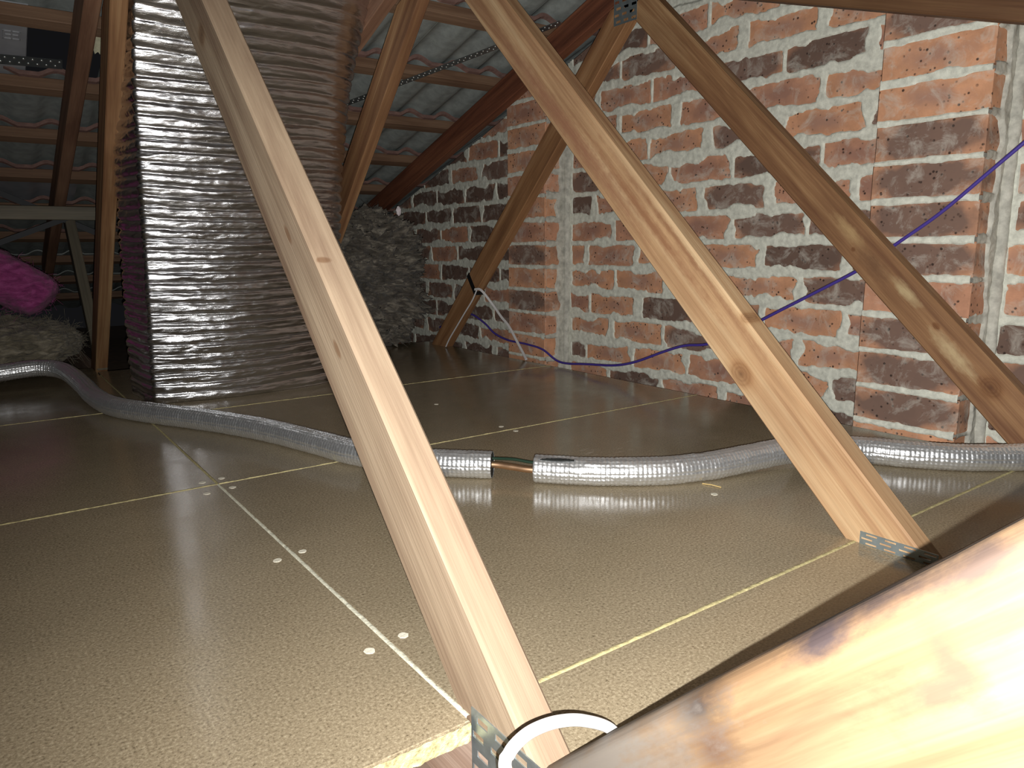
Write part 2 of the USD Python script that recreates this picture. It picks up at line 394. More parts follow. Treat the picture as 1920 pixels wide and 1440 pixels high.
def wool(name, a, b, c, scale=30.0):
    return mat(name, {
        'tc': ('texture_coordinate', {}),
        'm': ('mapping', {'scale': (1.0, 1.0, 2.6)}),
        'n': ('noise_texture', {'scale': scale, 'detail': 8.0, 'roughness': 0.68, 'distortion': 0.9}),
        'r': ('rgb_ramp', {'ramp': [(0.3, a), (0.5, b), (0.72, c)]}),
        'b': ('bump', {'strength': 0.7, 'distance': 0.010}),
        'p': ('principled_bsdf', {'roughness': 0.95, 'specular_ior_level': 0.1, 'sheen_weight': 0.2}),
    }, [('tc.object', 'm.vector'), ('m.vector', 'n.vector'), ('n.fac', 'r.fac'), ('r.color', 'p.base_color'), ('n.fac', 'b.height'), ('b.normal', 'p.normal')])


M_wool_brown = wool('wool_brown', (0.07, 0.06, 0.042), (0.20, 0.175, 0.125), (0.44, 0.39, 0.30), 18)
M_wool_grey = wool('wool_grey', (0.035, 0.03, 0.025), (0.12, 0.105, 0.085), (0.40, 0.36, 0.29), 15)
M_wool_pink = wool('wool_pink', (0.18, 0.03, 0.11), (0.36, 0.065, 0.22), (0.52, 0.13, 0.35), 20)

PINK = ((0.22, 0.15, 0.102), (0.305, 0.225, 0.155), (0.385, 0.295, 0.208))
HONEY = ((0.27, 0.145, 0.075), (0.40, 0.25, 0.135), (0.50, 0.355, 0.21))
BROWN = ((0.18, 0.085, 0.042), (0.28, 0.15, 0.072), (0.44, 0.28, 0.145))
RED = ((0.10, 0.035, 0.02), (0.18, 0.065, 0.035), (0.27, 0.11, 0.055))
BATT = ((0.13, 0.072, 0.045), (0.20, 0.12, 0.075), (0.27, 0.17, 0.11))
GREY = ((0.10, 0.09, 0.072), (0.15, 0.135, 0.10), (0.20, 0.175, 0.13))

W_webA = wood('pine_pale', *PINK, seed=1.0, knots=[(1.439, -0.346, 0, 0.013)],
              spots=[(0.797, -0.334, 0, 0.017, 0.006), (0.905, -0.298, 0.010, 0.006, 0.003), (0.989, -0.337, 0.0, 0.02, 0.006)])
W_front = wood('pine_stained', (0.12, 0.070, 0.037), (0.165, 0.105, 0.057), (0.21, 0.145, 0.085), seed=4.3, stain=0.45, stain_col=(0.07, 0.038, 0.022),
               blots=[(-0.080, 0.296, 0.026, 0.013, (0.026, 0.020, 0.020)), (0.066, 0.3045, 0.060, 0.0075, (0.030, 0.021, 0.020)), (0.030, 0.302, 0.024, 0.010, (0.030, 0.022, 0.024)),
                      (0.089, 0.268, 0.010, 0.020, (0.095, 0.055, 0.036)), (0.072, 0.258, 0.020, 0.008, (0.10, 0.06, 0.04)), (-0.085, 0.272, 0.022, 0.016, (0.075, 0.038, 0.022)),
                      (0.128, 0.298, 0.034, 0.007, (0.05, 0.034, 0.028)), (-0.22, 0.29, 0.125, 0.045, (0.155, 0.138, 0.12))])
W_webB = wood('pine_honey', *HONEY, seed=2.2, knots=[(0.693, -0.366, 0, 0.019), (0.757, -0.297, 0.014, 0.009)],
              blots=[(1.05, -0.335, 0.22, 0.010, (0.25, 0.12, 0.06)), (1.35, -0.36, 0.28, 0.016, (0.26, 0.125, 0.07)), (0.95, -0.312, 0.25, 0.006, (0.24, 0.12, 0.06))])
W_webC = wood('pine_brown', *BROWN, seed=3.1, knots=[(0.541, -0.324, 0, 0.020)], spots=[(0.96, -0.345, 0, 0.007, 0.006), (0.706, -0.323, 0, 0.012, 0.008)],
              blots=[(0.805, -0.322, 0.040, 0.011, (0.50, 0.38, 0.21)), (0.640, -0.335, 0.060, 0.014, (0.52, 0.39, 0.22)), (1.0, -0.325, 0.05, 0.012, (0.44, 0.29, 0.14)), (0.90, -0.335, 0.05, 0.02, (0.17, 0.085, 0.042))])
W_post = wood('pine_post', *BROWN, seed=5.4)
W_postC = wood('pine_post_dark', (0.20, 0.095, 0.045), (0.32, 0.165, 0.075), (0.42, 0.24, 0.12), seed=6.6)
W_red = wood('rafter_red', *RED, seed=7.7)
W_dull = wood('rafter_dull', (0.16, 0.08, 0.05), (0.25, 0.135, 0.085), (0.33, 0.19, 0.12), seed=8.1)
W_batten = wood('batten_pine', *BATT, seed=9.0)
W_grey = wood('binder_grey', *GREY, seed=10.0)

# ------------------------------------------------------------------ floor
XS, EDGE = 0.333, 1.69
floor = thing('floor', (0, 0, 0), kind='structure')
T = 0.019
g = 0.0022


def panel(x0, x1, y0, y1):
    return obj('panel', cbox(x0 + g, x1 - g, y0 + g, y1 - g, -T, 0.0, 0.0008), M_panel, floor)


panel(-2.6, XS, 0.5225, 1.395)
panel(-2.6, XS, 1.395, 2.21)
panel(-2.6, XS, 2.21, 3.1)
panel(XS, EDGE, -0.35, 0.535)
panel(XS, EDGE, 0.535, 1.395)
panel(XS, EDGE, 1.395, 2.077)
panel(XS, EDGE, 2.077, 2.98)


def seam(p0, p1, w, m, seed, amp=0.45):
    p0, p1 = np.array(p0, float), np.array(p1, float)
    L = np.linalg.norm(p1 - p0)
    n = int(L / 0.004)
    t = np.linspace(0, 1, n)[:, None]
    d = (p1 - p0) / L
    nn = np.array([-d[1], d[0]])
    C = p0 + (p1 - p0) * t
    a = w * (1 - amp + 2 * amp * fbm(np.column_stack([t * L * 60, 0 * t, 0 * t]), 3, seed))
    b = w * (1 - amp + 2 * amp * fbm(np.column_stack([t * L * 60, 0 * t + 9, 0 * t]), 3, seed))
    z = 0.0002 + 0.0016 * fbm(np.column_stack([t * L * 150, 0 * t, 0 * t + 5]), 3, seed)
    rows = [np.column_stack([C + nn * a[:, None], np.full(n, -0.0012)]), np.column_stack([C + nn * a[:, None] * 0.6, z]),
            np.column_stack([C - nn * b[:, None] * 0.6, z]), np.column_stack([C - nn * b[:, None], np.full(n, -0.0012)])]
    v = np.stack(rows, 1).reshape(-1, 3)
    obj('seam', trimesh.Trimesh(v, grid_faces(n, 4)[:, ::-1], process=False), m, floor, smooth=True)


seam((XS, 0.53), (XS, 1.395), 0.0030, M_seam_w, 1)
seam((XS, 1.395), (XS, 2.9), 0.0020, M_seam_y, 2)
seam((-0.6, 1.393), (XS, 1.395), 0.0030, M_seam_y, 3)
seam((XS, 1.395), (EDGE, 1.395), 0.0012, M_seam_y, 4)
seam((XS + 0.045, 0.535), (EDGE, 0.535), 0.0030, M_seam_y, 5)
seam((-0.4, 2.21), (XS, 2.21), 0.0013, M_seam_y, 6, 0.3)
seam((XS, 2.077), (EDGE, 2.077), 0.0012, M_seam_y, 7, 0.3)

# raw yellow chip edge of the sheet that stops short
n = 700
xx = np.linspace(-1.6, XS - 0.003, n)
rows = []
for k, zz in enumerate(np.linspace(-T, -0.0003, 7)):
    dy = 0.0015 + 0.004 * fbm(np.column_stack([xx * 160, np.full(n, zz * 260), np.zeros(n)]), 4, 8)
    rows.append(np.column_stack([xx, 0.5245 - dy, np.full(n, zz)]))
obj('chip_edge', trimesh.Trimesh(np.stack(rows, 1).reshape(-1, 3), grid_faces(n, 7), process=False), M_edge, floor, smooth=True, label='raw yellow chipped edge')

SCREWS = [(0.347, 0.997), (0.307, 0.988), (0.353, 0.698), (0.308, 0.691), (0.349, 1.358), (0.302, 1.350), (0.312, 1.422), (0.348, 1.427), (1.011, 1.432), (1.014, 1.376), (1.023, 0.796), (1.017, 1.755)]
for i, (x, y) in enumerate(SCREWS):
    a = np.arange(14) * 2 * np.pi / 14
    r = 0.0062 * (0.85 + 0.3 * fbm(np.column_stack([np.cos(a) * 2 + i, np.sin(a) * 2, a * 0]), 2, 3))
    m = prism(np.column_stack([r * np.cos(a), r * np.sin(a)]), 0.0011, 0.0003)
    slot = trimesh.creation.box((0.004, 0.0008, 0.0004))
    slot.apply_translation((0, 0, 0.0012))
    obj('screw', m, M_plug, floor, at=(x, y, -0.0002))

obj('lining', cbox(-2.6, 1.9, -0.4, 6.2, -0.150, -0.138, 0.001), M_lining, floor)

# ------------------------------------------------------------------ roof planes
SLOPE_F, SLOPE_N = 0.332, 0.315
top_far = lambda y: 1.056 - SLOPE_F * (y - 2.262)        # top edge of the far rafters
top_near = lambda y: 0.965 + SLOPE_N * (y - 0.726)       # top edge of the near rafters
RIDGE = (1.056 + SLOPE_F * 2.262 - 0.965 + SLOPE_N * 0.726) / (SLOPE_F + SLOPE_N)
roof = lambda y: min(top_far(y), top_near(y))

# ------------------------------------------------------------------ brick wall
WX, PX = 1.82, 1.72
Z0, CH = 0.012, 0.086
PIERS = [(0.699, 0.933), (2.145, 2.378)]
wall = thing('wall_right', (0, 0, 0), kind='structure')
joints = {-2: [1.29], -1: [1.411, 1.655, 1.905], 0: [1.058, 1.303, 1.547, 1.788, 2.026], 1: [1.162, 1.408, 1.652, 1.897], 2: [1.034, 1.275, 1.520, 1.764, 2.010],
          3: [1.166, 1.410, 1.640, 1.880], 4: [1.045, 1.291, 1.536, 1.781, 2.03], 5: [1.156, 1.398, 1.645, 1.889], 6: [1.025, 1.277, 1.512, 1.752, 1.992], 7: [1.126, 1.404, 1.646, 1.89],
          8: [1.009, 1.250, 1.494, 1.739, 1.985], 9: [1.136, 1.380, 1.628, 1.87], 10: [1.013, 1.254, 1.490, 1.730], 11: [1.146, 1.388, 1.63, 1.873], 12: [1.27, 1.511, 1.751]}
far_phase = {-2: 2.62, -1: 2.62, 0: 2.738, 1: 2.626, 2: 2.717, 3: 2.576, 4: 2.668, 5: 2.572, 6: 2.708, 7: 2.599, 8: 2.713, 9: 2.575, 10: 2.70, 11: 2.58, 12: 2.7}
near_phase = {}
J = {}
for k, js in joints.items():
    lo = min(js)
    near = [lo - 0.2435 * i for i in range(1, 8)]
    hi = max(js)
    mid = [j for j in [hi + 0.2435, hi + 0.487] if j < 2.10]
    far = [far_phase[k] + 0.242 * i for i in range(-2, 8)]
    J[k] = sorted([j for j in near if j > -0.35] + js + mid) + sorted(j for j in far if j > 2.40)
WALL_POLY = Polygon([(-0.3, -0.13), (3.9, -0.13)] + [(y, roof(y) - 0.022) for y in (3.9, 3.0, RIDGE, 0.8, -0.3)])  # stops under the battens
wall_segments = [(-0.3, 0.690), (0.945, 2.128), (2.388, 3.9)]

# tone of each brick by hand where the photograph shows it plainly, otherwise by chance; far bricks weighted darker, baking in the flash falloff
def tone(k, y, far):
    r = rnd.random()
    if far:
        return BR[[3, 2, 1, 3][int(r * 4)]]
    return BR[[0, 1, 2, 1, 2, 3, 0][int(r * 7)]]


def brick(k, y0, y1, X, depth, m, clip=None):
    z0, z1 = Z0 + CH * k + 0.005, Z0 + CH * (k + 1) - 0.005
    P = sbox(y0, z0, y1, z1)
    if clip is not None:
        P = P.intersection(clip)
        if P.is_empty or P.geom_type != 'Polygon' or P.area < 0.0012:
            return
    cy, cz = (y0 + y1) / 2, (z0 + z1) / 2
    q = np.array(P.exterior.coords)[:-1] - (cy, cz)
    mm = prism(q, depth, 0.0028)
    j = rnd.uniform(-0.0012, 0.0012)
    obj('brick', mm, m, wall, at=(X + j, cy, cz), frame=((0, 1, 0), (0, 0, 1), (1, 0, 0)))


# the prism's local frame: x = wall length, y = height, z = into the wall.  The material reads (x, y, z) as (.., along, up), so remap below
for k, js in J.items():
    for (a, b) in wall_segments:
        cuts = [a] + [j for j in js if a + 0.035 < j < b - 0.035] + [b]
        for y0, y1 in zip(cuts[:-1], cuts[1:]):
            brick(k, y0 + (0.005 if y0 != a else 0), y1 - (0.005 if y1 != b else 0), WX, 0.11, tone(k, y0, y0 > 2.3), WALL_POLY)
PT = {0: [0, 0, 2, 0, 2, 2, 2, 0, 2, 2, 0, 1, 0, 1], 1: [1, 0, 0, 1, 2, 0, 2, 1, 0, 1, 0, 0, 1, 1]}
PT0 = {0: 2, 1: 2, 2: 2, 3: 1, 4: 2, 5: 2, 6: 2, 7: 2, 8: 0, 9: 0, 10: 2, 11: 0}
for i, (a, b) in enumerate(PIERS):
    for k in range(-2, 12):
        t = BR[PT0.get(k, 0)] if i == 0 else BR[[1, 0, 0, 1, 2, 0, 2, 1, 0, 1, 0, 0, 1, 1][k + 2]]
        brick(k, a + rnd.uniform(-0.002, 0.002), b + rnd.uniform(-0.002, 0.002), PX, 0.105, t, Polygon([(a - .1, -.2), (b + .1, -.2), (b + .1, roof(b) - .03), (a - .1, roof(a) - .03)]))


def smear(dist, p, w0, wn, proud, seed):
    s = fbm(p * 13, 4, seed)
    s2 = fbm(p * 45, 3, seed + 5)
    w = w0 + wn * np.clip((s - 0.42) * 4.0, 0, 1.6) + 0.0035 * (s2 - 0.5) * 2
    e = np.clip((w - dist) / 0.0035 * 0.5 + 0.5, 0, 1)
    e = e * e * (3 - 2 * e)
    return e, s2


def keep_faces(v, n, m, ok):
    f = grid_faces(n, m)
    f = f[ok.ravel()[f].all(1)]
    used, inv = np.unique(f, return_inverse=True)
    return trimesh.Trimesh(v[used], inv.reshape(-1, 3), process=False)


from shapely import contains_xy
for (a, b) in PIERS:
    obj('mortar', cbox(PX + 0.007, WX + 0.05, a + 0.0065, b - 0.004, -0.13, roof(a if a < 1 else b) - 0.04, 0.001), M_mortar_gray, wall, label='mortar core')
st = 0.004
ya, za = np.arange(-0.3, 3.9, st), np.arange(-0.13, 1.28, st)
Y, Z = np.meshgrid(ya, za, indexing='ij')
kz = np.floor((Z - Z0) / CH).astype(int)
dz = np.abs(Z - Z0 - CH * np.round((Z - Z0) / CH))
dy = np.full(Y.shape, 1.0)
for k, js in J.items():
    sel = kz == k
    yy = Y[sel]
    dy[sel] = np.min(np.abs(yy[:, None] - np.array(js)[None, :]), axis=1)
p3 = np.stack([Y, Z, np.zeros_like(Y)], -1)
eh, s2 = smear(dz, p3, 0.0100, 0.013, 0.002, 11)
ev, _ = smear(dy, p3 + 7, 0.0068, 0.017, 0.002, 21)
e = np.maximum(eh, ev)
for c in (0.945, 2.128, 2.388, 0.690):
    e = np.maximum(e, np.clip((0.022 + 0.02 * (fbm(p3 * 16, 3, 31) - 0.5) - np.abs(Y - c)) / 0.004, 0, 1))
X = WX + 0.009 - e * (0.0115 + 0.004 * (s2 - 0.4))
ok = contains_xy(WALL_POLY, Y.ravel(), Z.ravel()).reshape(Y.shape)
ins = (Y > 0.71) & (Y < 0.925) | (Y > 2.155) & (Y < 2.37)
ok &= ~ins
obj('mortar', keep_faces(np.stack([X, Y, Z], -1).reshape(-1, 3), *Y.shape, ok), M_mortar, wall, smooth=True)

for i, (a, b) in enumerate(PIERS):
    # front face mortar beds
    ya, za = np.arange(a + 0.001, b - 0.001, 0.003), np.arange(-0.13, roof(a) - 0.035 if i == 0 else roof(b) - 0.035, 0.003)
    Y, Z = np.meshgrid(ya, za, indexing='ij')
    dz = np.abs(Z - Z0 - CH * np.round((Z - Z0) / CH))
    p3 = np.stack([Y, Z, np.zeros_like(Y) + 3 + i], -1)
    e, s2 = smear(dz, p3, 0.0062, 0.005, 0.002, 41 + i)
    X = PX + 0.006 - e * (0.0075 + 0.003 * (s2 - 0.4))
    obj('mortar', trimesh.Trimesh(np.stack([X, Y, Z], -1).reshape(-1, 3), grid_faces(*Y.shape), process=False), M_mortar, wall, smooth=True)
    # return facing the lens, smeared grey towards the corner
    xa = np.arange(PX + 0.001, WX + 0.004, 0.003)
    X, Z = np.meshgrid(xa, za, indexing='ij')
    dz = np.abs(Z - Z0 - CH * np.round((Z - Z0) / CH))
    p3 = np.stack([X, Z, np.zeros_like(X) + 13 + i], -1)
    e, s2 = smear(dz, p3, 0.0065, 0.006, 0.002, 51 + i)
    e2 = np.clip((X - (WX - 0.045 - 0.05 * (fbm(p3 * 14, 3, 61) - 0.5))) / 0.006, 0, 1)
    e = np.maximum(e, e2)
    Yv = a + 0.006 - e * (0.0095 + 0.006 * (s2 - 0.4)) - e2 * 0.004
    obj('mortar', trimesh.Trimesh(np.stack([X, Yv, Z], -1).reshape(-1, 3), grid_faces(*X.shape)[:, ::-1], process=False), M_mortar_gray, wall, smooth=True, label='grey smeared mortar')
    # fillet of dropped mortar running up the inside corner
    zz = np.arange(-0.13, roof(a) - 0.06, 0.006)
    C = np.column_stack([WX - 0.004 + 0.006 * (fbm(np.column_stack([zz * 20, zz * 0, zz * 0]), 3, 5) - 0.5), a - 0.011 + 0.004 * (fbm(np.column_stack([zz * 18, zz * 0 + 3, zz * 0]), 3, 6) - 0.5), zz])
    R = 0.86 + 0.28 * fbm(np.stack(np.broadcast_arrays(zz[:, None] * 60, np.sin(np.arange(18)[None, :] * np.pi / 9) * 1.6, np.cos(np.arange(18)[None, :] * np.pi / 9) * 1.6), -1), 4, 9)
    obj('mortar', tube(C, 0.014, 0.015, 18, ref=(1, 0, 0), radial=R), M_mortar_gray, wall, smooth=True, label='grey mortar fillet in the corner')

# ------------------------------------------------------------------ roof covering: battens and tiles
ceil = thing('ceiling', (0, 0, 0), kind='structure')


def slope_frame(far):
    s = SLOPE_F if far else SLOPE_N
    th = math.atan(s)
    if far:
        d = np.array([0, math.cos(th), -math.sin(th)])
        n = np.array([0, math.sin(th), math.cos(th)])
    else:
        d = np.array([0, -math.cos(th), -math.sin(th)])
        n = np.array([0, -math.sin(th), math.cos(th)])
    return d, n, th


def on_slope(far, y):
    return np.array([0.0, y, top_far(y) if far else top_near(y)])


def batten(far, y_edge, x0=-2.6, x1=1.815):
    d, n, th = slope_frame(far)
    o = on_slope(far, y_edge)
    fr = (np.array([1.0, 0, 0]), d, np.cross([1.0, 0, 0], d))
    sgn = 1 if np.dot(fr[2], n) > 0 else -1
    m = prism([(x0, -0.045), (x1, -0.045), (x1, 0), (x0, 0)], 0.036, 0.0015)
    if sgn < 0:
        m.apply_translation((0, 0, -0.036))
    obj('batten', m, W_batten, ceil, at=o, frame=fr)


def tile_mesh(w, s0, s1, lift, thick=0.006, nx=25, ns=5):
    xs = np.linspace(0, w + 0.02, nx)
    ss = np.linspace(s0, s1, ns)
    Xg, Sg = np.meshgrid(xs, ss, indexing='ij')
    h = 0.037 + lift * (Sg - s0) / (s1 - s0) + 0.016 * np.clip(np.sin(2 * np.pi * Xg / 0.15), -0.35, 1)
    a = np.stack([Xg, Sg, h], -1).reshape(-1, 3)
    b = a + (0, 0, thick)
    f = grid_faces(nx, ns)
    N = len(a)
    v = np.vstack([a, b])
    fs = [f[:, ::-1], f + N]
    def edge(idx):
        i, j = idx[:-1], idx[1:]
        return np.vstack([np.column_stack([i, j, j + N]), np.column_stack([i, j + N, i + N])])
    G = np.arange(N).reshape(nx, ns)
    for idx in (G[:, 0], G[::-1, -1], G[0, ::-1], G[-1]):
        fs.append(edge(idx))
    m = trimesh.Trimesh(v, np.vstack(fs), process=False)
    # the unglazed lip at the head of the tile
    h0 = h[:, 0]
    prof_ = [(-0.002, -0.006), (0.012, -0.006), (0.012, thick + 0.001), (-0.002, thick + 0.001)]
    lv = np.stack([np.column_stack([xs, np.full(nx, s0 + a_), h0 + b_]) for a_, b_ in prof_], 1).reshape(-1, 3)
    lip = trimesh.Trimesh(lv, grid_faces(nx, 4, wrap=True), process=False)
    if lip.volume < 0:
        lip.invert()
    return m, lip


S_F = [1.512, 1.860, 2.207, 2.545, 2.900, 3.235, 3.570, 3.915, 4.26, 4.61, 4.96, 5.31, 5.66]
cosF = math.cos(math.atan(SLOPE_F))
YF = [s * cosF for s in S_F]
for y in YF[1:-1]:
    if y > RIDGE + 0.05:
        batten(True, y)
YN = [RIDGE - 0.06 - 0.33 * i for i in range(8)]
for y in YN:
    batten(False, y)
dF, nF, thF = slope_frame(True)
dN, nN, thN = slope_frame(False)
TW = 0.30
HOLE = (0.225, 2.545)
TILES = 10
beyond = []
for i in range(1, len(S_F) - 1):
    s_up, s_dn = S_F[i], S_F[i + 1]
    if s_up * cosF < RIDGE - 0.25:
        continue
    for c in range(-7, TILES):
        x0 = -0.50 + TW * c + 0.0
        if abs(s_up - 2.545) < 0.01 and c == 2:          # the gap beside the glossy tile
            continue
        m, lip = tile_mesh(TW - 0.02, -0.045 - 0.022, (s_dn - s_up) + 0.055, 0.030)
        o = on_slope(True, s_up * cosF)
        if c < 0 or s_up > 4.3:                            # out of sight to the left and beyond the eave: joined
            fr_ = np.array([(1, 0, 0), dF, nF])
            beyond.append(trimesh.Trimesh(m.vertices @ fr_ + (o + (x0, 0, 0)), m.faces, process=False))
            continue
        mm = M_tile_gloss if (abs(s_up - 3.57) < 0.01 and c in (1, 2)) else M_tile
        tl = obj('roof_tile', m, mm, ceil, at=o + (x0, 0, rnd.uniform(0, 0.002)), frame=((1, 0, 0), dF, nF), smooth=35)
        obj('lip', lip, M_tile_edge, tl)
for i in range(len(YN) - 1):
    for c in range(-7, TILES):
        m, _ = tile_mesh(TW - 0.02, -0.067, 0.33 / math.cos(thN) + 0.055, 0.030)
        m.vertices[:, 0] *= -1
        m.invert()
        if c < 2 or i > 3:
            fr_ = np.array([(-1, 0, 0), dN, nN])
            beyond.append(trimesh.Trimesh(m.vertices @ fr_ + (on_slope(False, YN[i]) + (-0.20 + TW * c, 0, 0)), m.faces, process=False))
            continue
        obj('roof_tile', m, M_tile, ceil, at=on_slope(False, YN[i]) + (-0.20 + TW * c, 0, 0), frame=((-1, 0, 0), dN, nN), smooth=35)

obj('roof_tile', trimesh.util.concatenate(beyond), M_tile, ceil, kind='stuff')
gt = obj('roof_tile', prism([(-0.2, -0.02), (0.207, -0.02), (0.207, 0.40), (-0.2, 0.40)], 0.012, 0.002), M_tile_gloss, ceil, at=on_slope(True, 2.545 * cosF) + 0.045 * nF, frame=((1, 0, 0), dF, nF), label='glossy grey tile underside with an embossed square mark')
em = []
for (x0, x1, y0, y1) in [(0.150, 0.192, 0.098, 0.102), (0.150, 0.192, 0.134, 0.138), (0.150, 0.154, 0.098, 0.138), (0.188, 0.192, 0.098, 0.138), (0.169, 0.173, 0.098, 0.138), (0.156, 0.186, 0.115, 0.118)]:
    em.append(cbox(x0, x1, y0, y1, -0.0025, 0.001, 0.0006))
em.append(cbox(0.128, 0.132, -0.02, 0.40, -0.003, 0.001, 0.0008))
obj('embossed_mark', trimesh.util.concatenate(em), M_tile_gloss, ceil, at=on_slope(True, 2.545 * cosF) + 0.045 * nF, frame=((1, 0, 0), dF, nF))

# ------------------------------------------------------------------ trusses
def rising(X0, t, deg, c1, d, z_foot, apex_gap=0.0):
    """Web from the floor node up towards the ridge: outline in (along, across) of its own frame."""
    th = math.radians(deg)
    u, n = np.array([math.cos(th), math.sin(th)]), np.array([-math.sin(th), math.cos(th)])
    line = lambda y: min(top_far(y), top_near(y)) - 0.093
    pts = []
    for c in (c1, c1 + d):
        a0 = (z_foot - c * n[1]) / u[1]
        lo, hi = a0, 4.0
        for _ in range(60):
            mid = (lo + hi) / 2
            y, z = mid * u + c * n
            lo, hi = (mid, hi) if z < line(y) - apex_gap else (lo, mid)
        pts.append((a0, lo))
    P = [(pts[0][0], c1), (pts[0][1], c1), (pts[1][1], c1 + d), (pts[1][0], c1 + d)]
    fr = ((0, u[0], u[1]), (0, n[0], n[1]), (1, 0, 0))
    return P, fr, (X0, 0, 0), t


def falling(X0, t, deg, c1, d, z_foot):
    """Web from the ridge down towards the far eave: along runs down-slope."""
    th = math.radians(deg)
    u, n = np.array([math.cos(th), -math.sin(th)]), np.array([math.sin(th), math.cos(th)])
    line = lambda y: min(top_far(y), top_near(y)) - 0.093
    pts = []
    for c in (c1, c1 + d):
        a1 = (z_foot - c * n[1]) / u[1]
        lo, hi = a1 - 3.5, a1
        for _ in range(60):
            mid = (lo + hi) / 2
            y, z = mid * u + c * n
            lo, hi = (mid, hi) if z > line(y) else (lo, mid)
        pts.append((a1, hi))
    P = [(pts[0][1], c1), (pts[0][0], c1), (pts[1][0], c1 + d), (pts[1][1], c1 + d)]
    # u x n points to +X when built from (y, z)
    fr = ((0, u[0], u[1]), (0, n[0], n[1]), (1, 0, 0))
    return P, fr, (X0, 0, 0), t


def member(name, P, fr, at, t, m, parent, c=0.0025, **kw):
    return obj(name, prism(P, t, c), m, parent, at=at, frame=fr, **kw)


def yz_member(name, poly, X0, t, ang, m, parent, c=0.0025, **kw):
    """poly in world (y, z); grain along the angle ang (radians, in yz)."""
    u, n = np.array([math.cos(ang), math.sin(ang)]), np.array([-math.sin(ang), math.cos(ang)])
    P = [(np.dot(q, u), np.dot(q, n)) for q in poly]
    return member(name, P, ((0, u[0], u[1]), (0, n[0], n[1]), (1, 0, 0)), (X0, 0, 0), t, m, parent, c, **kw)


def nail_plate(y0, y1, z0, z1, X, parent, ang=0.0, rows=4, cols=4, label=None):
    W, Hh = y1 - y0, z1 - z0
    P = sbox(0, 0, W, Hh)
    pw, ph = W / cols, Hh / rows
    holes = []
    for i in range(cols):
        for j in range(rows):
            ox = (i + 0.5) * pw + (0.12 * pw if j % 2 else -0.12 * pw)
            holes.append(affinity.translate(sbox(-pw * 0.3, -ph * 0.2, pw * 0.3, ph * 0.2), ox, (j + 0.5) * ph))
    for hle in holes:
        P = P.difference(hle)
    m = trimesh.creation.extrude_polygon(P, 0.0012, engine='earcut')
    u, n = np.array([math.cos(ang), math.sin(ang)]), np.array([-math.sin(ang), math.cos(ang)])
    return obj('nail_plate', m, M_plate, parent, at=(X - 0.0012, y0, z0), frame=((0, u[0], u[1]), (0, n[0], n[1]), (1, 0, 0)), label=label)


def chord_far(X0, t, m, parent, y_end=4.3, **kw):
    a = math.atan(-SLOPE_F)
    v = 0.093
    poly = [(RIDGE + 0.0, top_far(RIDGE) - v), (y_end, top_far(y_end) - v), (y_end, top_far(y_end) - 0.002), (RIDGE, top_far(RIDGE) - 0.002)]
    return yz_member('top_chord', poly, X0, t, a, m, parent, **kw)


def chord_near(X0, t, m, parent, y_end=-0.75, **kw):
    a = math.atan(SLOPE_N)
    v = 0.094
    poly = [(y_end, top_near(y_end) - v), (RIDGE - 0.001, top_near(RIDGE) - v), (RIDGE - 0.001, top_near(RIDGE) - 0.002), (y_end, top_near(y_end) - 0.002)]
    return yz_member('top_chord', poly, X0, t, a, m, parent, **kw)


def bottom_chord(X0, t, m, parent, zt=-T - 0.001):
    return yz_member('bottom_chord', [(-0.5, zt - 0.09), (4.3, zt - 0.09), (4.3, zt), (-0.5, zt)], X0, t, 0.0, m, parent)


# truss A: nearest, crossing the picture from top left to the bottom edge
A = thing('roof_truss', (0.335, 0.5, 0), label='nearest roof truss, its pale web crossing the photo down to the bottom edge', cat='roof truss')
member('web', *rising(0.335, 0.041, 44.45, -0.389, 0.091, -T), W_webA, A, 0.0035, label='pale pink-brown diagonal web in front of the foil duct')
sq = 1 / math.sqrt(2)
fu, fn = np.array([-sq, sq]), np.array([sq, sq])                      # up towards the lens side; across
fc = 0.434 * sq                                                       # upper edge: y + z = 0.434
# leaning web, its upper arris worn round
prof = []
wfr = 0.110
for (lx, cc) in [(0.0, fc - wfr), (0.0, fc - 0.011), (0.0022, fc - 0.0065), (0.0070, fc - 0.0025), (0.014, fc - 0.0004), (0.041, fc), (0.041, fc - wfr)]:
    prof.append((lx, cc))
a0, a1 = -(0.5) * sq + 0.02, 0.60
La = np.linspace(-0.36, 0.54, 180)
V = []
for a_ in La:
    for (lx, cc) in prof:
        wob = 0.0016 * (fbm(np.array([[a_ * 14, lx * 60, cc * 8]]), 3, 77)[0] - 0.5)
        V.append((a_, cc + (wob if cc > fc - 0.02 else 0), lx))
V = np.array(V)
k_ = len(prof)
F = grid_faces(len(La), k_, wrap=True)
front = trimesh.Trimesh(V, F, process=False)
capf = [[0, i + 1, i] for i in range(1, k_ - 1)] + [[(len(La) - 1) * k_, (len(La) - 1) * k_ + i, (len(La) - 1) * k_ + i + 1] for i in range(1, k_ - 1)]
front = trimesh.Trimesh(V, np.vstack([F, capf]), process=False)
if front.volume < 0:
    front.invert()
obj('web', front, W_front, A, at=(0.335, 0, 0), frame=((0, fu[0], fu[1]), (0, fn[0], fn[1]), (-1 * 0 + 1, 0, 0)), smooth=28, label='bright, dark-stained web leaning across the bottom right corner')
member('web', *falling(0.335, 0.039, 44.38, 2.120, 0.089, -T), W_post, A, label='orange-brown web standing left of the foil duct')
yz_member('web', [(3.02, 0.0), (3.08, 0.0), (3.62, 0.60), (3.54, 0.60)], 0.338, 0.036, math.atan2(0.6, 0.53), W_grey, A, label='thin grey web behind')
chord_far(0.296, 0.038, W_dull, A, label='dark reddish rafter')
chord_near(0.335, 0.038, W_dull, A)
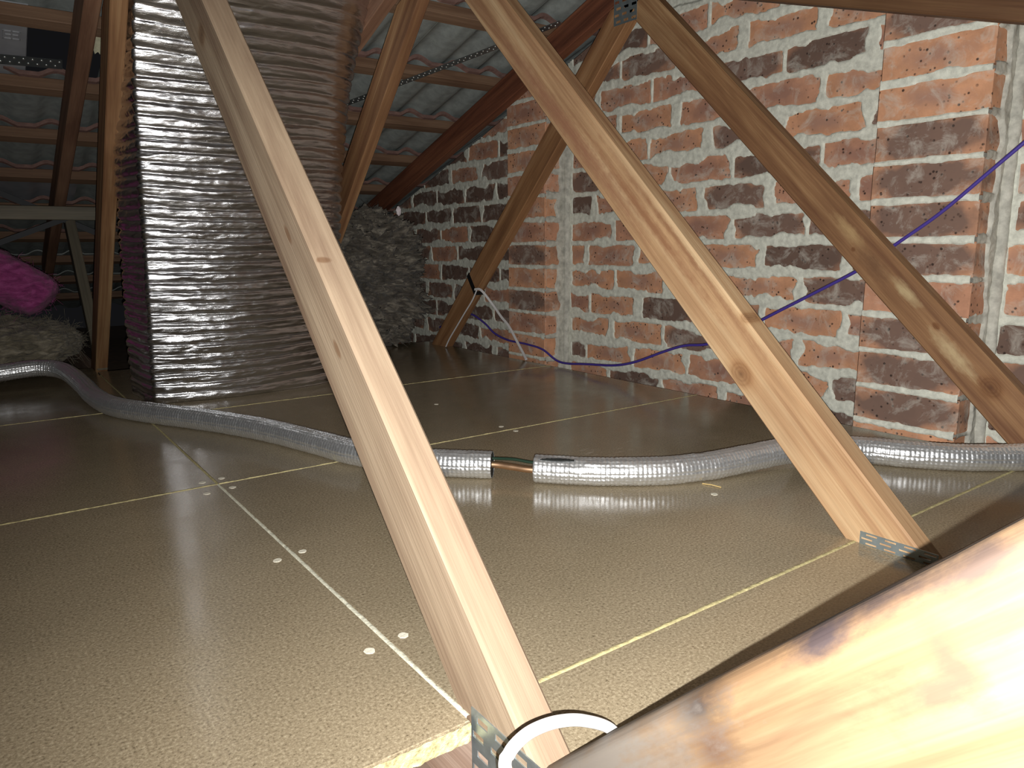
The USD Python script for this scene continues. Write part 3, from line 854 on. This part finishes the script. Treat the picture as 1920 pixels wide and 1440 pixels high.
bottom_chord(0.336, 0.040, wood('bottom_chord_dusty', (0.34, 0.22, 0.16), (0.46, 0.33, 0.26), (0.55, 0.42, 0.34), seed=12), A)
nail_plate(0.408, 0.5265, -0.075, 0.012, 0.335, A, rows=5, cols=4, label='slotted steel nail plate at the foot')

B = thing('roof_truss', (1.02, 0.5, 0), label='middle roof truss, honey-coloured web with a round knot near the pipe', cat='roof truss')
member('web', *rising(1.02, 0.041, 44.38, -0.387, 0.089, -T), W_webB, B, 0.003, label='honey-coloured diagonal web with a round knot')
member('web', *falling(1.02, 0.034, 43.80, 2.010, 0.094, -T), W_post, B, label='two-toned web beside the duct')
chord_far(0.978, 0.038, W_dull, B)
chord_near(1.02, 0.038, W_dull, B)
bottom_chord(1.022, 0.038, W_dull, B)
nail_plate(0.4175, 0.5275, -0.001, 0.0190, 1.02, B, rows=3, cols=4, label='blue-grey slotted nail plate')

C = thing('roof_truss', (1.655, 0.5, 0), label='far roof truss standing right against the brick wall', cat='roof truss')
member('web', *rising(1.655, 0.042, 44.18, -0.375, 0.0865, -T), W_webC, C, 0.003, label='brown diagonal web with pale patches and a knot')
member('web', *falling(1.655, 0.040, 45.0, 1.954, 0.086, -T), W_postC, C, label='brown web taped round near its foot')
chord_far(1.655, 0.040, W_red, C, label='very dark red rafter')
chord_near(1.655, 0.040, wood('rafter_amber', (0.075, 0.035, 0.017), (0.12, 0.058, 0.027), (0.16, 0.085, 0.04), seed=13), C, label='dark amber rafter at the top right')
bottom_chord(1.657, 0.036, W_dull, C)
nail_plate(1.64, 1.735, 1.08, 1.19, 1.655, C, rows=6, cols=3, label='dark nail plate at the apex')

# ------------------------------------------------------------------ timber and straps on the far left
bt = obj('binder', prism([(-0.6, 0), (0.47, 0), (0.47, 0.036), (-0.6, 0.036)], 0.05, 0.002), W_grey, None, at=(0, 3.27, 0.541), frame=((1, 0, 0), (0, 1, 0), (0, 0, 1)))
tag(bt, 'grey-green horizontal timber binder across the far left', 'timber')


def strap(name, p0, p1, w, m, holes=False, nrm=(0, -1, 0), th=0.0012, **kw):
    p0, p1 = np.array(p0, float), np.array(p1, float)
    L = np.linalg.norm(p1 - p0)
    d = (p1 - p0) / L
    nn = np.array(nrm, float)
    nn -= d * (nn @ d)
    nn /= np.linalg.norm(nn)
    side = np.cross(nn, d)
    P = sbox(0, -w / 2, L, w / 2)
    studs = []
    if holes:
        hs = []
        for i in range(int(L / 0.022)):
            for sgn in (-1, 1):
                sp = trimesh.creation.icosphere(subdivisions=2, radius=0.0036)  # solid dome instead of a hole, shaped to glint in the flash
                sp.vertices *= (1, 1, 0.6)
                sp.apply_translation((0.012 + 0.022 * i + (0.011 if sgn > 0 else 0), sgn * w * 0.22, th))
                studs.append(sp)
    m_ = trimesh.creation.extrude_polygon(P, th, engine='earcut')
    if not studs:
        return obj(name, m_, m, None, at=p0, frame=(d, side, nn), **kw)
    t = thing(name, p0)
    obj('strip', m_, m, t, at=p0, frame=(d, side, nn))
    obj('pierced_studs', trimesh.util.concatenate(studs), M_stud, t, at=p0, frame=(d, side, nn), smooth=True, kind='stuff', label='rows of small bright domes added in place of holes to glint')
    return t


s1 = strap('brace_strap', (1.07, 2.726, 0.898), (1.648, 1.978, 1.146), 0.028, M_strap, True, nrm=(0, -0.3, -0.95))
tag(s1, 'perforated steel brace strap under the tiles between the two web posts', 'strap')
s2_ = strap('brace_strap', (0.02, 2.62, 0.957), (0.292, 2.612, 0.963), 0.034, M_strap, True, nrm=(0, -0.6, -0.8))
tag(s2_, 'perforated steel strap glinting below the gap in the tiles at the far left', 'strap')
s3_ = strap('brace_strap', (0.02, 3.5, 0.70), (0.46, 3.5, 0.49), 0.022, M_dark, nrm=(0, -1, 0), th=0.004)
tag(s3_, 'dark diagonal strap sloping down to the right behind the binder', 'strap')
s4_ = strap('brace_strap', (0.10, 3.46, 0.455), (0.38, 3.46, 0.57), 0.020, M_dark, nrm=(0, -1, 0), th=0.004)
tag(s4_, 'dark diagonal strap rising to the right above the pink insulation', 'strap')

# ------------------------------------------------------------------ foil duct
NA = 460
ctrl = [(0.386, 2.248), (0.392, 2.243), (0.46, 2.230), (0.60, 2.218), (0.76, 2.228), (0.89, 2.262), (0.962, 2.33), (0.975, 2.40), (0.93, 2.47), (0.78, 2.51), (0.60, 2.52), (0.46, 2.52), (0.385, 2.505), (0.366, 2.46), (0.372, 2.38), (0.379, 2.30), (0.3845, 2.258)]
loop = np.array([(x, y, 0) for x, y in ctrl])
big = np.vstack([loop[-3:], loop, loop[:3]])
cc = catmull(big, 16)
cc = cc[16 * 3:16 * (3 + len(ctrl)) + 1]
PR, _ = resample(cc, 0.004)
PR = PR[:-1, :2]
NA = len(PR)
tg = np.roll(PR, -1, 0) - np.roll(PR, 1, 0)
nrm2 = np.column_stack([tg[:, 1], -tg[:, 0]])
nrm2 /= np.linalg.norm(nrm2, axis=1, keepdims=True)
cen = np.array([0.64, 2.40])
if ((PR - cen) * nrm2).sum() < 0:
    nrm2 = -nrm2
zs = np.arange(0.001, 1.135, 0.0033)
ang = np.arange(NA) * 0.004
A_, Zg = np.meshgrid(ang, zs, indexing='xy')
A_, Zg = A_, Zg
lon = np.stack([A_ * 3.0, Zg * 6.0, np.zeros_like(Zg)], -1)
ribz = Zg + 0.010 * (fbm(lon, 3, 3) - 0.5) + 0.004 * np.sin(A_ * 9)
pitch_ = 0.0285
ph = (ribz / pitch_) % 1.0
rib = 1 - np.abs(2 * ph - 1) ** 3.2
crk = fbm(np.stack([A_ * 11, Zg * 95, np.zeros_like(Zg)], -1), 4, 17) - 0.5
crk2 = fbm(np.stack([A_ * 55, Zg * 150, np.ones_like(Zg)], -1), 3, 23) - 0.5
big_ = fbm(np.stack([A_ * 5, Zg * 5, np.zeros_like(Zg) + 4], -1), 3, 29) - 0.5
disp = 0.0075 * rib + 0.0085 * crk * (0.4 + rib * 0.6) + 0.0026 * crk2 + 0.010 * big_
shift = -0.17 * zs - 0.9 * np.clip(zs - 0.75, 0, None) ** 2
squash = 1 - 0.45 * np.clip((zs - 0.6) / 0.45, 0, 1)
YF0 = 2.225
px = PR[None, :, 0] + nrm2[None, :, 0] * disp
py_ = PR[None, :, 1] + nrm2[None, :, 1] * disp
py_ = YF0 + (py_ - YF0) * squash[:, None] + shift[:, None]
v = np.stack([px, py_, Zg], -1).reshape(-1, 3)
f = grid_faces(len(zs), NA, wrap=True)
dm = trimesh.Trimesh(v, f, process=False)
duct = thing('foil_duct', (0.64, 2.4, 0), label='tall ribbed silver foil flexible duct rising from the floor to the roof', cat='duct')
dm.vertices -= (0.64, 2.4, 0)
obj('sleeve', dm, M_foil, duct, at=(0.64, 2.4, 0), smooth=True)

# ------------------------------------------------------------------ insulated pipe
pipe = thing('insulated_pipe', (0.76, 1.1, 0), label='silver lagged copper pipe snaking across the boards, with a bare gap', cat='pipe')
RP = 0.0255
left = [(-0.30, 2.76, 0.035), (-0.08, 2.74, 0.05), (0.06, 2.735, 0.062), (0.15, 2.735, 0.066), (0.212, 2.68, 0.055), (0.240, 2.50, 0.034), (0.247, 2.33, 0.027), (0.271, 2.145, 0.027), (0.348, 1.975, 0.027), (0.435, 1.814, 0.027), (0.508, 1.646, 0.027), (0.561, 1.461, 0.027), (0.592, 1.345, 0.027), (0.640, 1.251, 0.027), (0.695, 1.178, 0.027), (0.7635, 1.112, 0.027)]
rightp = [(0.812, 1.043, 0.027), (0.878, 0.972, 0.027), (0.935, 0.926, 0.027), (0.994, 0.888, 0.027), (1.050, 0.866, 0.027), (1.104, 0.850, 0.028), (1.196, 0.835, 0.030), (1.277, 0.817, 0.032), (1.350, 0.783, 0.030), (1.412, 0.735, 0.028), (1.452, 0.672, 0.027), (1.510, 0.600, 0.027), (1.585, 0.540, 0.027), (1.64, 0.50, 0.027), (1.665, 0.44, 0.027), (1.665, 0.30, 0.027)]


def sleeve(P, seed, torn_start=False, torn_end=False):
    C, q = resample(catmull(P, 14), 0.0016)
    ns = 96
    cells = 20
    a = np.arange(ns) / ns
    Q, Aa = np.meshgrid(q, a, indexing='ij')
    lx = np.abs(np.sin(np.pi * Q / 0.0082))
    la = np.abs(np.sin(np.pi * Aa * cells))
    puff = (lx * la) ** 0.45
    crk = fbm(np.stack([Q * 60, np.cos(2 * np.pi * Aa) * 3, np.sin(2 * np.pi * Aa) * 3], -1), 4, seed) - 0.5
    bigw = fbm(np.stack([Q * 9, np.cos(2 * np.pi * Aa) * 1.2, np.sin(2 * np.pi * Aa) * 1.2], -1), 3, seed + 3) - 0.5
    crk2 = fbm(np.stack([Q * 150, np.cos(2 * np.pi * Aa) * 7, np.sin(2 * np.pi * Aa) * 7], -1), 3, seed + 7) - 0.5
    R = 1 + 0.065 * puff - 0.03 + 0.09 * crk + 0.05 * crk2 + 0.07 * bigw
    # seam crease along the upper side
    da = np.abs(((Aa - 0.02 + 0.02 * np.sin(Q * 14)) + 0.5) % 1 - 0.5)
    R -= 0.06 * np.exp(-(da / 0.018) ** 2) * (0.4 + fbm(np.stack([Q * 7, Q * 0, Q * 0], -1), 2, seed))
    m = tube(C, RP, RP, ns, radial=R, caps=False)
    v = np.array(m.vertices)
    f = np.array(m.faces)
    for flag, sel in ((torn_start, slice(0, ns)), (torn_end, slice((len(C) - 1) * ns, len(C) * ns))):
        pass
    return trimesh.Trimesh(v, f, process=False), C


m, CL = sleeve(left, 5)
obj('foil_sleeve', m, M_sleeve, pipe, smooth=True, label='left silver lagging sleeve')
m, CR = sleeve(rightp, 9)
obj('foil_sleeve', m, M_sleeve, pipe, smooth=True, label='right silver lagging sleeve with a slit')


def ring(c, d, r0, r1, t):
    d = np.array(d, float) / np.linalg.norm(d)
    ann = Point(0, 0).buffer(r1, 12).difference(Point(0, 0).buffer(r0, 8))
    m = trimesh.creation.extrude_polygon(ann, t, engine='earcut')
    z = d
    x = np.cross([0, 0, 1.0], z)
    x /= np.linalg.norm(x)
    y = np.cross(z, x)
    return m, (x, y, z)


dL = CL[-1] - CL[-6]
m, fr = ring(CL[-1], dL, 0.0068, 0.0243, 0.006)
obj('foam_end', m, M_black, pipe, at=CL[-1] - 0.0065 * fr[2], frame=fr, label='black foam end')
dR = CR[0] - CR[5]
m, fr = ring(CR[0], dR, 0.0068, 0.0243, 0.006)
obj('foam_end', m, M_black, pipe, at=CR[0] - 0.0065 * fr[2], frame=fr, label='black foam end')
cp = np.array([CL[-60], CL[-1], (CL[-1] + CR[0]) / 2 - (0, 0, 0.0015), CR[0] - (0, 0, 0.003), CR[60] - (0, 0, 0.002)])
obj('copper_pipe', tube(resample(catmull(cp, 10), 0.004)[0], 0.0064, sides=16), M_copper, pipe, smooth=True, label='bare copper pipe')
gw = np.array([CL[-30] + (0.004, 0.004, 0.012), CL[-1] + (0.004, 0.006, 0.010), (CL[-1] + CR[0]) / 2 + (0.004, 0.005, 0.012), CR[0] + (0.003, 0.004, 0.010), CR[25] + (0, 0, 0.020)])
obj('control_wire', tube(resample(catmull(gw, 10), 0.004)[0], 0.0030, sides=10), M_green, pipe, smooth=True, label='dark green wire')
# torn flap showing the black foam through the slit
fl_ = CR[4:44] + np.column_stack([np.full(40, -0.004), np.full(40, -0.012), np.linspace(0.0215, 0.0225, 40)])
R = 0.55 + 0.45 * np.sin(np.linspace(0.15, 3.0, 40))[:, None] * np.ones((1, 12)) + 0.25 * (fbm(np.stack(np.broadcast_arrays(np.arange(40)[:, None] * 0.4, np.arange(12)[None] * 0.7, 0.0), -1), 2, 4) - 0.5)
obj('torn_slit', tube(fl_, 0.0026, 0.0062, 12, radial=R), M_black, pipe, smooth=True, label='black foam showing through a tear')

# ------------------------------------------------------------------ cables
cab = [(1.709, 2.90, 0.07), (1.709, 2.765, 0.113), (1.709, 2.650, 0.149), (1.709, 2.540, 0.120), (1.709, 2.465, 0.083), (1.709, 2.372, 0.064), (1.709, 2.245, 0.060), (1.709, 2.147, 0.050), (1.709, 2.045, 0.015), (1.709, 1.895, 0.026), (1.709, 1.762, 0.039), (1.709, 1.665, 0.063), (1.709, 1.552, 0.107), (1.709, 1.467, 0.136), (1.709, 1.384, 0.149), (1.709, 1.296, 0.181), (1.709, 1.196, 0.237), (1.709, 1.074, 0.302), (1.709, 0.953, 0.367), (1.709, 0.903, 0.400), (1.709, 0.858, 0.434), (1.709, 0.772, 0.497), (1.709, 0.686, 0.574), (1.709, 0.625, 0.629), (1.709, 0.568, 0.682), (1.709, 0.46, 0.76)]
c1_ = obj('cable', tube(resample(catmull(cab, 8), 0.006)[0] + (0.0015, 0, 0), 0.0040, sides=10), M_purple, None, smooth=True)
tag(c1_, 'thin violet-blue cable running along the brick wall and rising to the right', 'cable')


def flat_cable(P, wide, thin, view, m, **kw):
    C, _ = resample(catmull(P, 14), 0.004)
    Tt = np.gradient(C, axis=0)
    Tt /= np.linalg.norm(Tt, axis=1, keepdims=True)
    view = np.asarray(view, float) / np.linalg.norm(view)
    B = np.cross(Tt, view)
    B /= np.linalg.norm(B, axis=1, keepdims=True)
    N = np.cross(B, Tt)
    a = np.arange(16) * 2 * np.pi / 16
    sx = np.sign(np.cos(a)) * np.abs(np.cos(a)) ** 0.55
    sy = np.sign(np.sin(a)) * np.abs(np.sin(a)) ** 0.75
    v = (C[:, None] + wide * sx[None, :, None] * B[:, None] + thin * sy[None, :, None] * N[:, None]).reshape(-1, 3)
    n_ = len(C)
    f = grid_faces(n_, 16, wrap=True)
    k = np.arange(1, 15)
    f = np.vstack([f, np.column_stack([0 * k, k + 1, k]), (n_ - 1) * 16 + np.column_stack([0 * k, k, k + 1])])
    mm = trimesh.Trimesh(v, f, process=False)
    if mm.volume < 0:
        mm.invert()
    return mm


wl = [(0.268, 0.34, -0.05), (0.262, 0.352, 0.02), (0.2583, 0.3648, 0.0824), (0.2632, 0.3691, 0.089), (0.275, 0.3737, 0.0918), (0.2923, 0.3775, 0.0918), (0.3168, 0.3799, 0.0869), (0.3438, 0.3803, 0.0761), (0.3796, 0.3857, 0.0492), (0.402, 0.392, 0.012), (0.405, 0.395, 0.0035)]
wl = [tuple(p) for p in wl]
c2_ = obj('cable', flat_cable(wl, 0.0047, 0.0026, (-0.6, -0.62, 0.55), M_white), M_white, None, smooth=True)
tag(c2_, 'thick white cable looping over the foot of the nearest truss', 'cable')
ww = [(1.648, 2.512, 0.262), (1.66, 2.48, 0.258), (1.690, 2.440, 0.198), (1.700, 2.40, 0.155), (1.705, 2.357, 0.122), (1.702, 2.297, 0.065), (1.697, 2.252, 0.026), (1.690, 2.222, 0.004)]
c3_ = obj('cable', flat_cable(ww, 0.0052, 0.003, (-0.8, -1, 0.2), M_white), M_white, None, smooth=True)
tag(c3_, 'white flat cable hanging from the black tape down to the floor by the bricks', 'cable')
wv = [(1.650, 2.500, 0.258), (1.647, 2.530, 0.215), (1.644, 2.585, 0.160), (1.642, 2.640, 0.105), (1.640, 2.700, 0.045), (1.640, 2.735, 0.004)]
c4_ = obj('cable', flat_cable(wv, 0.0030, 0.002, (-0.8, -1, 0.2), M_white), M_white, None, smooth=True)
tag(c4_, 'second, thinner white cable dropping from the black tape along the web foot', 'cable')

# black tape wound round the far web
th = math.radians(45.0)
u2, n2 = np.array([math.cos(th), -math.sin(th)]), np.array([math.sin(th), math.cos(th)])
amid = np.dot((2.553, 0.292), u2)
ring_p = []
for (lx, c) in [(-0.0015, 1.954 - 0.0015), (-0.0015, 1.954 + 0.0875), (0.0415, 1.954 + 0.0875), (0.0415, 1.954 - 0.0015)]:
    ring_p.append((lx, c))
ring_in = [(0.0, 1.954), (0.0, 2.040), (0.040, 2.040), (0.040, 1.954)]
tv, tf = [], []
for a_ in (-0.011, 0.011):
    for P_ in (ring_p, ring_in):
        for lx, c in P_:
            skew = 0.014 * (0.5 - (c - 1.954) / 0.086)
            tv.append((amid + a_ + skew, c, lx))
idx = lambda s, r, i: s * 8 + r * 4 + (i % 4)
for i in range(4):
    for q in ([idx(0, 0, i), idx(0, 0, i + 1), idx(1, 0, i + 1), idx(1, 0, i)], [idx(0, 1, i + 1), idx(0, 1, i), idx(1, 1, i), idx(1, 1, i + 1)],
              [idx(0, 0, i + 1), idx(0, 0, i), idx(0, 1, i), idx(0, 1, i + 1)], [idx(1, 0, i), idx(1, 0, i + 1), idx(1, 1, i + 1), idx(1, 1, i)]):
        tf += [[q[0], q[1], q[2]], [q[0], q[2], q[3]]]
tp = obj('tape', trimesh.Trimesh(np.array(tv), np.array(tf), process=False), M_blacktape, None, at=(1.655, 0, 0), frame=((0, u2[0], u2[1]), (0, n2[0], n2[1]), (1, 0, 0)))
tag(tp, 'band of black tape wrapped round the far brown web, holding white cables', 'tape')

# ------------------------------------------------------------------ insulation
def fibres(parent, mesh, count, length, mat_, seed):
    g_ = np.random.default_rng(seed)
    P, fi = trimesh.sample.sample_surface(mesh, count, seed=seed)
    Nn_ = mesh.face_normals[fi]
    d = Nn_ * 0.6 + g_.normal(size=P.shape) * 0.7
    d /= np.linalg.norm(d, axis=1, keepdims=True)
    L = length * g_.uniform(0.5, 1.4, count)[:, None]
    b = g_.normal(size=P.shape) * 0.5
    pts = np.stack([P - Nn_ * 0.004, P + d * L * 0.35, P + (d + b * 0.6) * L * 0.6, P + (d + b * 1.3) * L * 0.8], 1)
    c = UsdGeom.BasisCurves.Define(stage, path_for('loose_fibre', parent))
    c.CreateTypeAttr('linear')
    c.CreateCurveVertexCountsAttr([4] * count)
    c.CreatePointsAttr([Gf.Vec3f(*map(float, p)) for p in pts.reshape(-1, 3)])
    c.CreateWidthsAttr([0.0009])
    c.SetWidthsInterpolation('constant')
    UsdShade.MaterialBindingAPI.Apply(c.GetPrim()).Bind(mat_)
    c.GetPrim().SetCustomDataByKey('kind', 'stuff')


def lump(center, radii, seed, amp, flat=-1.0, sub=6, power=2.6):
    m = trimesh.creation.icosphere(subdivisions=sub)
    v = np.array(m.vertices)
    s = (np.abs(v) ** power).sum(1) ** (-1 / power)
    v = v * s[:, None]
    nrm = v / np.linalg.norm(v, axis=1, keepdims=True)
    w = v * np.array(radii)
    d = (fbm(w * 9 + seed, 4, seed) - 0.5) * amp + (fbm(w * np.array([26, 26, 60]) + seed, 4, seed + 1) - 0.5) * amp * 0.7 + (fbm(w * np.array([70, 70, 150]) + seed, 3, seed + 2) - 0.5) * amp * 0.35
    w = w + nrm * d[:, None]
    w[:, 2] = np.maximum(w[:, 2], flat)
    return trimesh.Trimesh(w, m.faces, process=False)


def batt(name, c, r, seed, amp, m, flat, nf=2600, **kw):
    t = thing(name, c, **kw)
    me = lump(c, r, seed, amp, flat)
    obj('wool', me, m, t, at=c, smooth=True)
    fibres(t, me, nf, 0.028, m, seed)
    return t


batt('insulation_batt', (1.40, 3.13, 0.28), (0.27, 0.33, 0.30), 3, 0.17, M_wool_grey, -0.279, label='shaggy grey insulation batts heaped against the brick wall', cat='insulation')
batt('insulation_batt', (-0.08, 3.22, 0.10), (0.385, 0.34, 0.092), 8, 0.06, M_wool_brown, -0.099, label='flat brown insulation batts on the floor at the left edge', cat='insulation')

# pink batt draped over: a thick bent sheet
arc = catmull([(-0.30, 0, 0.27), (-0.14, 0, 0.345), (0.0, 0, 0.365), (0.10, 0, 0.335), (0.175, 0, 0.285), (0.228, 0, 0.235)], 24)
nA, nB = len(arc), 70
Tt = np.gradient(arc, axis=0)
Tt /= np.linalg.norm(Tt, axis=1, keepdims=True)
Nn = np.column_stack([-Tt[:, 2], np.zeros(nA), Tt[:, 0]])
sides = 64
aa = np.arange(sides) * 2 * np.pi / sides
cx = np.sign(np.cos(aa)) * np.abs(np.cos(aa)) ** 0.5
cz = np.sign(np.sin(aa)) * np.abs(np.sin(aa)) ** 0.6
tq = np.linspace(0, 1, nA)
taper = np.sqrt(np.clip(1 - np.clip((tq - 0.86) / 0.145, 0, 1) ** 2, 0.02, 1))[:, None, None]
V = arc[:, None] + 0.20 * taper * cx[None, :, None] * np.array([0, 1.0, 0]) + 0.085 * taper * cz[None, :, None] * Nn[:, None]
V = V.reshape(-1, 3)
dd = (fbm(V * 11, 4, 61) - 0.5) * 0.06 + (fbm(V * 50, 3, 62) - 0.5) * 0.018
cen_ = np.repeat(arc, sides, axis=0)
dirn = V - cen_
V = V + dirn / (np.linalg.norm(dirn, axis=1, keepdims=True) + 1e-9) * dd[:, None]
F = grid_faces(nA, sides, wrap=True)
k = np.arange(1, sides - 1)
F = np.vstack([F, np.column_stack([0 * k, k + 1, k]), (nA - 1) * sides + np.column_stack([0 * k, k, k + 1])])
pm = trimesh.Trimesh(V, F, process=False)
if pm.volume < 0:
    pm.invert()
o = thing('insulation_batt', (0, 3.24, 0), label='bright pink insulation batt arched over the brown batts', cat='insulation')
obj('wool', pm, M_wool_pink, o, at=(0, 3.24, 0), smooth=True)
fibres(o, pm, 500, 0.022, M_wool_pink, 9)

# ------------------------------------------------------------------ small things
sc = obj('straw', tube(np.array([(1.051, 0.846, 0.0012), (1.056, 0.829, 0.0022), (1.061, 0.811, 0.0012)]), 0.0011, sides=6), M_straw, None)
tag(sc, 'single yellow straw lying on the board just in front of the pipe', 'straw')

pts = [(0.393, 1.086), (0.400, 1.062), (0.394, 0.997), (0.386, 1.007), (0.377, 1.000), (0.372, 1.024), (0.381, 1.048)]
pq = np.array(pts) - (0.385, 1.04)
m = prism(pq, 0.004, 0.0005)
ps = obj('paper_scrap', m, plain('torn_paper', (0.55, 0.52, 0.36), 0.9, bump=0.6, bscale=80, var=0.2), None, at=(0.385, 2.6, 1.04), frame=((1, 0, 0), (0, 0, 1), (0, -1, 0)))
tag(ps, 'torn pale yellow scrap hanging between the dark rafter and the post at the top left', 'scrap')
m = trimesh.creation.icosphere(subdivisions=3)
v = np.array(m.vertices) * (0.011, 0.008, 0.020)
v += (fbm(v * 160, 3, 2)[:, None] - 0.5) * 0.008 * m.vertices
fs_ = obj('foil_scrap', trimesh.Trimesh(v, m.faces, process=False), plain('pinkish_daylight_white', (0.9, 0.82, 0.86), 0.3, var=0.05), None, at=(1.478, 2.82, 0.580), smooth=True)  # added white lump standing in for daylight leaking at the eave
tag(fs_, 'tiny white lump added for a spot of daylight above the grey insulation heap', 'scrap')
